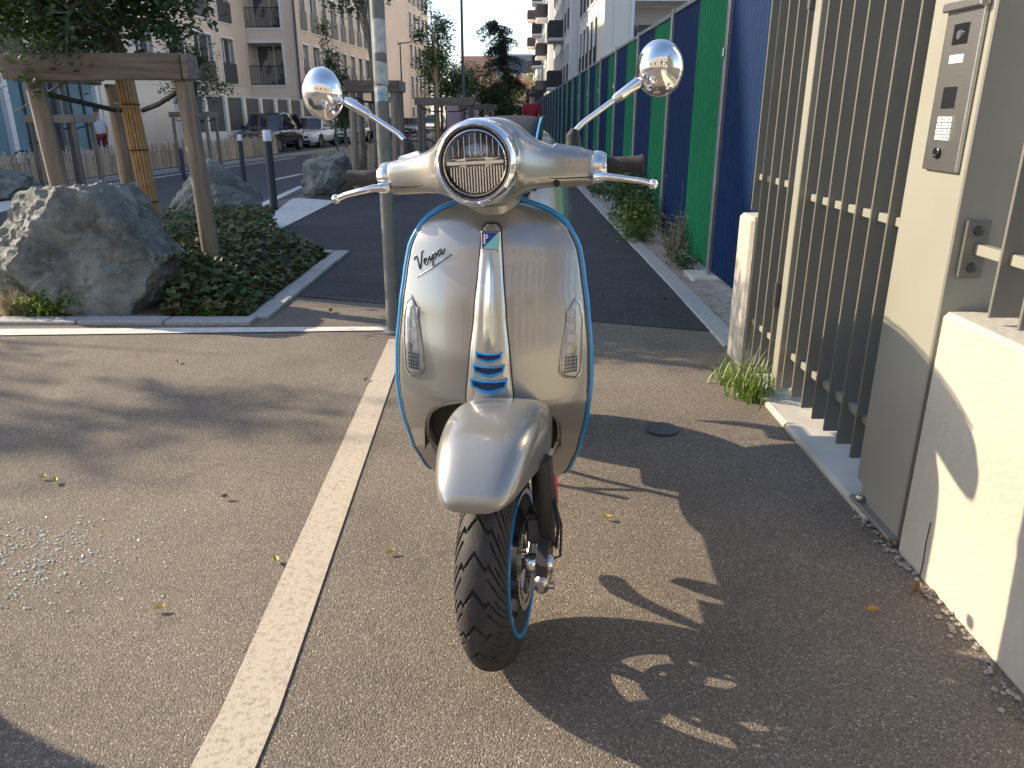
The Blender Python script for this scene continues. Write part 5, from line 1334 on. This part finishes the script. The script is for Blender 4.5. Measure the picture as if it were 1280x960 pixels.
# ------------------------------------------------------------------ parked cars (front towards -y, origin on the ground under the middle)
def car(label, s, t, paint, L=4.2, W=1.76, Hc=1.48, suv=False, rz=None, group='parked cars'):
    x, y = ST(s, t); z = gz(x, y) + .10; k = thing('parked_car', label, 'car', (x, y, z), -SA if rz is None else rz, group)
    hl_, hw_ = L / 2, W / 2; gc_ = .30 if suv else .20
    zb_ = (.98 if suv else .90); zh = (.92 if suv else .80)
    def ring(yy, w_, z0, z1, p=.45):
        return [(math.copysign(abs(math.cos(a)) ** p, math.cos(a)) * w_, yy, (z0 + z1) / 2 + math.copysign(abs(math.sin(a)) ** p, math.sin(a)) * (z1 - z0) / 2) for a in [2 * PI * i / 24 for i in range(24)]]
    body = [(-1.0, .62, gc_ + .16, zh * .72), (-.985, .80, gc_ + .06, zh * .80), (-.93, .93, gc_, zh * .90), (-.8, .985, gc_, zh * .97), (-.5, 1, gc_, zh + .06), (-.3, 1, gc_, zb_), (.3, 1, gc_, zb_ + .02), (.75, .99, gc_, zb_ + .03), (.92, .95, gc_ + .05, zb_ + .02), (.985, .85, gc_ + .12, zb_ - .06), (1.0, .7, gc_ + .2, zb_ - .14)]
    bd = MB().loft([ring(a * hl_, w_ * hw_, z0, z1) for a, w_, z0, z1 in body]).build('body', paint, k, True, 50, False)
    cab = [(-.36, .86, zb_ - .10, zb_ - .02, .86), (-.30, .87, zb_ - .1, zb_ + .08, .85), (-.10, .88, zb_ - .1, Hc - .07, .74), (.05, .88, zb_ - .1, Hc - .02, .72), (.35, .88, zb_ - .1, Hc - .02, .72), (.68, .87, zb_ - .1, Hc - .09, .70), (.86, .85, zb_ - .1, zb_ + .22, .76), (.93, .82, zb_ - .1, zb_ + .02, .8)]
    rg = [[(-wb * hw_, a * hl_, z0), (wb * hw_, a * hl_, z0), (wb * hw_ * .985, a * hl_, z0 + (z1 - z0) * .4), (wt * hw_, a * hl_, z1 - .02), (wt * hw_ * .85, a * hl_, z1), (-wt * hw_ * .85, a * hl_, z1), (-wt * hw_, a * hl_, z1 - .02), (-wb * hw_ * .985, a * hl_, z0 + (z1 - z0) * .4)] for a, wb, z0, z1, wt in cab]
    gl = MB().loft(rg).build('windows', 'car_glass', k, True, 30, False)
    rf = MB().loft([[(-wt * hw_ * 1.03, a * hl_ * 1.03, z1 - .085), (wt * hw_ * 1.03, a * hl_ * 1.03, z1 - .085), (wt * hw_ * .86, a * hl_, z1 + .022), (-wt * hw_ * .86, a * hl_, z1 + .022)] for a, wb, z0, z1, wt in cab[2:6]]).build('roof', paint, k, True, 40, False)
    for sg in (-1, 1):
        def pt(i, f, o=.012):
            a, wb, z0, z1, wt = cab[i]; return (sg * ((wb + (wt - wb) * f) * hw_ + o), a * hl_, zb_ + (z1 - zb_) * f)
        MB().tube([pt(0, .2, .0), pt(1, .6, .0), pt(2, .97, 0)], .055, 6).build('pillar', paint, bd, True, 40, False)
        MB().tube([(sg * .885 * hw_, .06 * hl_, zb_ - .03), (sg * .735 * hw_, .08 * hl_, Hc - .05)], .03, 6).build('pillar', 'black_plastic', bd, True, 40, False)
        MB().tube([(sg * .86 * hw_, .80 * hl_, zb_), (sg * .72 * hw_, .62 * hl_, Hc - .07)], .13, 6).build('pillar', paint, bd, True, 40, False)
        MB().loft([[(sg * (hw_ + .02 + a), -.27 * hl_ + b, zb_ + .05 + c) for b, c in ((-.05, -.05), (.06, -.05), (.06, .07), (-.03, .07))] for a in (-.06, .10, .14)]).build('mirror', paint, bd, True, 40, False)
        MB().loft([[(sg * a * hw_, yy * hl_ - .012, z_ + c) for c in (-.07, .06)] + [(sg * a * hw_, yy * hl_ + .03, z_ + c) for c in (.06, -.07)] for a, yy, z_ in ((.42, -.985, zh * .76), (.62, -.965, zh * .79), (.80, -.90, zh * .82), (.93, -.80, zh * .84))]).build('headlight', 'lamp_clear', bd, True, 40, False)
        for yy in (-.62, .60):
            M = Matrix.Translation((sg * (hw_ - .10), yy * hl_, .31)) @ Matrix.Rotation(PI / 2, 4, 'Y')
            wh = MB().lathe([(.20, -.1), (.29, -.11), (.315, -.08), (.315, .08), (.29, .11), (.20, .1)], 24, M).build('wheel', 'rubber', k, True, 40, False)
            rm = MB().lathe([(.001, sg * .10), (.05, sg * .112), (.20, sg * .105), (.20, sg * .09), (.001, sg * .08)], 20, M).build('rim', 'steel', wh, True, 40, False)
            MB().lathe([(.33, .0), (.37, .0), (.37, sg * .125), (.33, sg * .125)], 24, M, True).build('wheel_arch', 'black_plastic', wh, True, 40, False)
    MB().bbox(-.5 * hw_, .5 * hw_, -hl_ - .012, -hl_ + .06, zh * .60, zh * .74, .01).build('grille', 'black_plastic', bd, False, 40, False)
    MB().bbox(-.62 * hw_, .62 * hw_, -hl_ + .0, -hl_ + .12, gc_ + .07, gc_ + .19, .01).build('air_intake', 'black_plastic', bd, False, 40, False)
    MB().bbox(-.26, .26, -hl_ - .03, -hl_ - .01, gc_ + .19, gc_ + .30, .004).build('number_plate', 'plate_white', bd, False, 40, False)
    return k
car('dark sport utility car, nearest of the cars parked by the far kerb', 36.0, 14.0, 'car_dark', 4.45, 1.84, 1.66, True)
car('white hatchback parked directly behind the dark car', 41.6, 13.9, 'car_white', 4.1, 1.74, 1.50)
car('white hatchback, second of the two white cars, partly behind the mirror', 48.6, 13.9, 'car_white', 4.1, 1.72, 1.46)
car('blue grey car far along the street behind the stake frame', 60, 14.2, 'car_blue', 4.3, 1.76, 1.48)
car('silver car far along the street right of the sign pole', 66, 13.6, 'car_grey', 4.3, 1.76, 1.46)
car('pale grey van-like car at the end of the parked row', 74, 13.2, 'car_white', 4.4, 1.8, 1.75, True)

# ------------------------------------------------------------------ people in the distance
def person(label, x, y, h, face, shirt, legs, walk=.18, lift=0, shorts=False):
    z = gz(x, y) + lift; k = thing('person', label, 'person', (x, y, z), face); s = h / 1.75
    def skin(name, V, E, Rr, m, parent, root=0):
        me = bpy.data.meshes.new(name); me.from_pydata([tuple(Vector(v) * s) for v in V], E, []); me.materials.append(MATS[m])
        o = bpy.data.objects.new(name, me); COL.objects.link(o); o.parent = parent
        o.modifiers.new('skin', 'SKIN')
        if not me.skin_vertices: me.attributes  # layer is made with the modifier
        for i, q in enumerate(Rr):
            sv = me.skin_vertices[0].data[i]; sv.radius = (q[0] * s, q[1] * s) if isinstance(q, tuple) else (q * s, q * s); sv.use_root = i == root
        subsurf(o, 2)
        me.polygons.foreach_set('use_smooth', [True] * len(me.polygons)); o.modifiers['skin'].use_smooth_shade = True
        return o
    w_ = walk
    V = [(0, 0, .95), (0, 0, 1.12), (0, .0, 1.32), (0, .01, 1.47), (0, -.02, 1.57), (0, -.03, 1.66), (0, -.02, 1.72),
         (-.17, .0, 1.42), (-.21, .03, 1.18), (-.20, -.03 - w_ * .5, .95), (-.19, -.06 - w_ * .6, .86),
         (.17, .0, 1.42), (.21, .03, 1.18), (.20, -.02 + w_ * .3, .95), (.19, -.03 + w_ * .3, .86),
         (-.10, 0, .90), (-.10, -.02 - w_ * .6, .50), (-.10, .02 - w_ * .8, .08), (-.10, -.14 - w_ * .8, .04),
         (.10, 0, .90), (.10, w_ * .4, .50), (.10, .02 + w_, .08), (.10, -.11 + w_, .04)]
    E_ = [(0, 1), (1, 2), (2, 3), (3, 4), (4, 5), (5, 6), (2, 7), (7, 8), (8, 9), (9, 10), (2, 11), (11, 12), (12, 13), (13, 14), (0, 15), (15, 16), (16, 17), (17, 18), (0, 19), (19, 20), (20, 21), (21, 22)]
    Rr = [(.14, .10), (.13, .09), (.15, .10), .055, .075, .09, .07, .055, .045, .036, .04, .055, .045, .036, .04, .085, .06, .042, .04, .085, .06, .042, .04]
    body = skin('body', V, E_, Rr, 'skin', k)
    skin('shirt', [(0, 0, .86)] + [V[i] for i in (1, 2, 3, 7, 8, 11, 12)], [(0, 1), (1, 2), (2, 3), (2, 4), (4, 5), (2, 6), (6, 7)], [(.165, .125), (.15, .11), (.168, .12), .062, .075, .062, .075, .062], shirt, k)
    lg = [(0, 0, .97), V[15], V[16]] + ([] if shorts else [V[17]]) + [V[19], V[20]] + ([] if shorts else [V[21]])
    if shorts: skin('shorts', lg, [(0, 1), (1, 2), (0, 3), (3, 4)], [(.16, .12), .105, .085, .105, .085], legs, k)
    else: skin('trousers', lg, [(0, 1), (1, 2), (2, 3), (0, 4), (4, 5), (5, 6)], [(.16, .12), .10, .078, .06, .10, .078, .06], legs, k)
    hr = MB().loft([[(.088 * q_ * math.cos(a) * s, (-.012 + .10 * q_ * math.sin(a)) * s, zz * s) for a in [2 * PI * i / 16 for i in range(16)]] for zz, q_ in ((1.63, .93), (1.68, 1.03), (1.73, .95), (1.765, .6), (1.775, .2))])
    hr.build('hair', 'hair', k, True, 60, False)
    return k
person('man in dark red top walking on the path beside the hoarding', 0.50, 20.5, 1.72, PI * .9, 'cloth_red', 'cloth_dark')
person('person in pale shirt and maroon shorts behind the pickets at left', -13.0, 25.5, 1.75, .4, 'cloth_pale', 'cloth_maroon', .12, .10, True)

# ------------------------------------------------------------------ bicycles
def bicycle(label, x, y, rz, frame_m, lift=0):
    k = thing('bicycle', label, 'bicycle', (x, y, gz(x, y) + lift), rz, 'parked bicycles')
    for c in (-.52, .52):
        M = Matrix.Translation((c, 0, .34)) @ Matrix.Rotation(PI / 2, 4, 'X')
        w_ = MB().lathe([(.305, -.012), (.335, -.016), (.345, 0), (.335, .016), (.305, .012)], 28, M, True).build('wheel', 'rubber', k, True, 40, False)
        sp_ = MB()
        for i in range(12): a = 2 * PI * i / 12; sp_.tube([(c, 0, .34), (c + .31 * math.cos(a), 0, .34 + .31 * math.sin(a))], .003, 4)
        sp_.build('spokes', 'steel', w_, False, 40, False)
    f = MB()
    for a, b in (((-.52, 0, .34), (-.08, 0, .30)), ((-.08, 0, .30), (-.2, 0, .82)), ((-.52, 0, .34), (-.18, 0, .74)), ((-.08, 0, .30), (.36, 0, .70)), ((-.18, 0, .76), (.35, 0, .82)), ((.33, 0, .92), (.52, 0, .34))): f.tube([a, b], .016, 8)
    f.build('frame', frame_m, k, True, 40, False)
    MB().tube([(.30, -.28, .98), (.33, -.1, 1.0), (.33, .1, 1.0), (.30, .28, .98)], .013, 8).tube([(.335, 0, .9), (.33, 0, 1.0)], .013, 8).build('handlebar', 'black_plastic', k, True, 40, False)
    MB().loft([[(-.34, b, .86 + c) for b, c in ((-.07, 0), (0, .03), (.07, 0), (0, -.03))], [(-.2, b, .865 + c) for b, c in ((-.05, 0), (0, .03), (.05, 0), (0, -.03))], [(-.06, b, .86 + c) for b, c in ((-.015, 0), (0, .02), (.015, 0), (0, -.02))]]).build('saddle', 'black_plastic', k, True, 40, False)
    return k
bicycle('dark bicycle behind the picket fence between the near stakes', -11.9, 20.5, .3, 'dark_metal', .1)
bicycle('bicycle with red frame by the trees left of the headlight', -3.1, 21.6, .2, 'red_paint')
bicycle('blue bicycle parked among the trees just behind the red one', -3.0, 23.2, .1, 'trim_blue')

# ------------------------------------------------------------------ the side of the square behind the camera (seen in the chrome and paint)
BK = thing('apartment_block', 'long pale block across the square behind the viewer', 'building', (0, -26, 0), 0, 'apartment blocks')
FB = frame_((36, -26, 0), (-1, 0), (0, 1))
facade(BK, FB, 72, 5, 3.0, [(2.4 + 3.4 * i, 1.7) for i in range(21)], 'render_tan', 0, .35, 'panel', random.Random(21), top=.5)
MB().box(0, 72, -10, -.36, 0, 15.4, FB).build('core', 'render_tan', BK)
for i, (x_, y_) in enumerate(((-13, -16), (-5.5, -18), (3, -16.5), (10, -18))):
    tree(('round tree at the left end of the row behind the viewer', 'second tree of the row behind the viewer', 'third tree of the row behind the viewer', 'tree at the right end of the row behind the viewer')[i], x_, y_, 2.2, .12, [(0, 0, 4.4, 1.7, 1.7, 1.6), (.7, .2, 5.6, 1.2, 1.2, 1.1), (-.8, 0, 5.2, 1.1, 1.1, 1.0)], 2600, .16, 'leaf_mid', 80 + i, shell=.3)

# ------------------------------------------------------------------ small things
uc = MB().lathe([(.001, .0), (.062, .0), (.064, .006), (.060, .009), (.050, .007), (.001, .007)], 28, Matrix.Translation((.575, 2.72, .0)))
tag(uc.build('utility_cap', 'dark_metal', None, True), 'small dark round cover set in the asphalt right of the scooter', 'cover')
lw = bpy.data.objects['low_wall']
MB().tube([(1.0705, 1.735, .0), (1.0705, 1.733, .05), (1.0705, 1.738, .10), (1.0705, 1.735, .16)], .0014, 4).build('crack', 'dark_metal', lw)
for z in (.45, 1.55):
    MB().lathe([(.001, -.05), (.014, -.05), (.014, .05), (.001, .05)], 12, Matrix.Translation((1.078, 3.068, z))).build('hinge', 'dark_metal', bpy.data.objects['slatted_gate'], True)
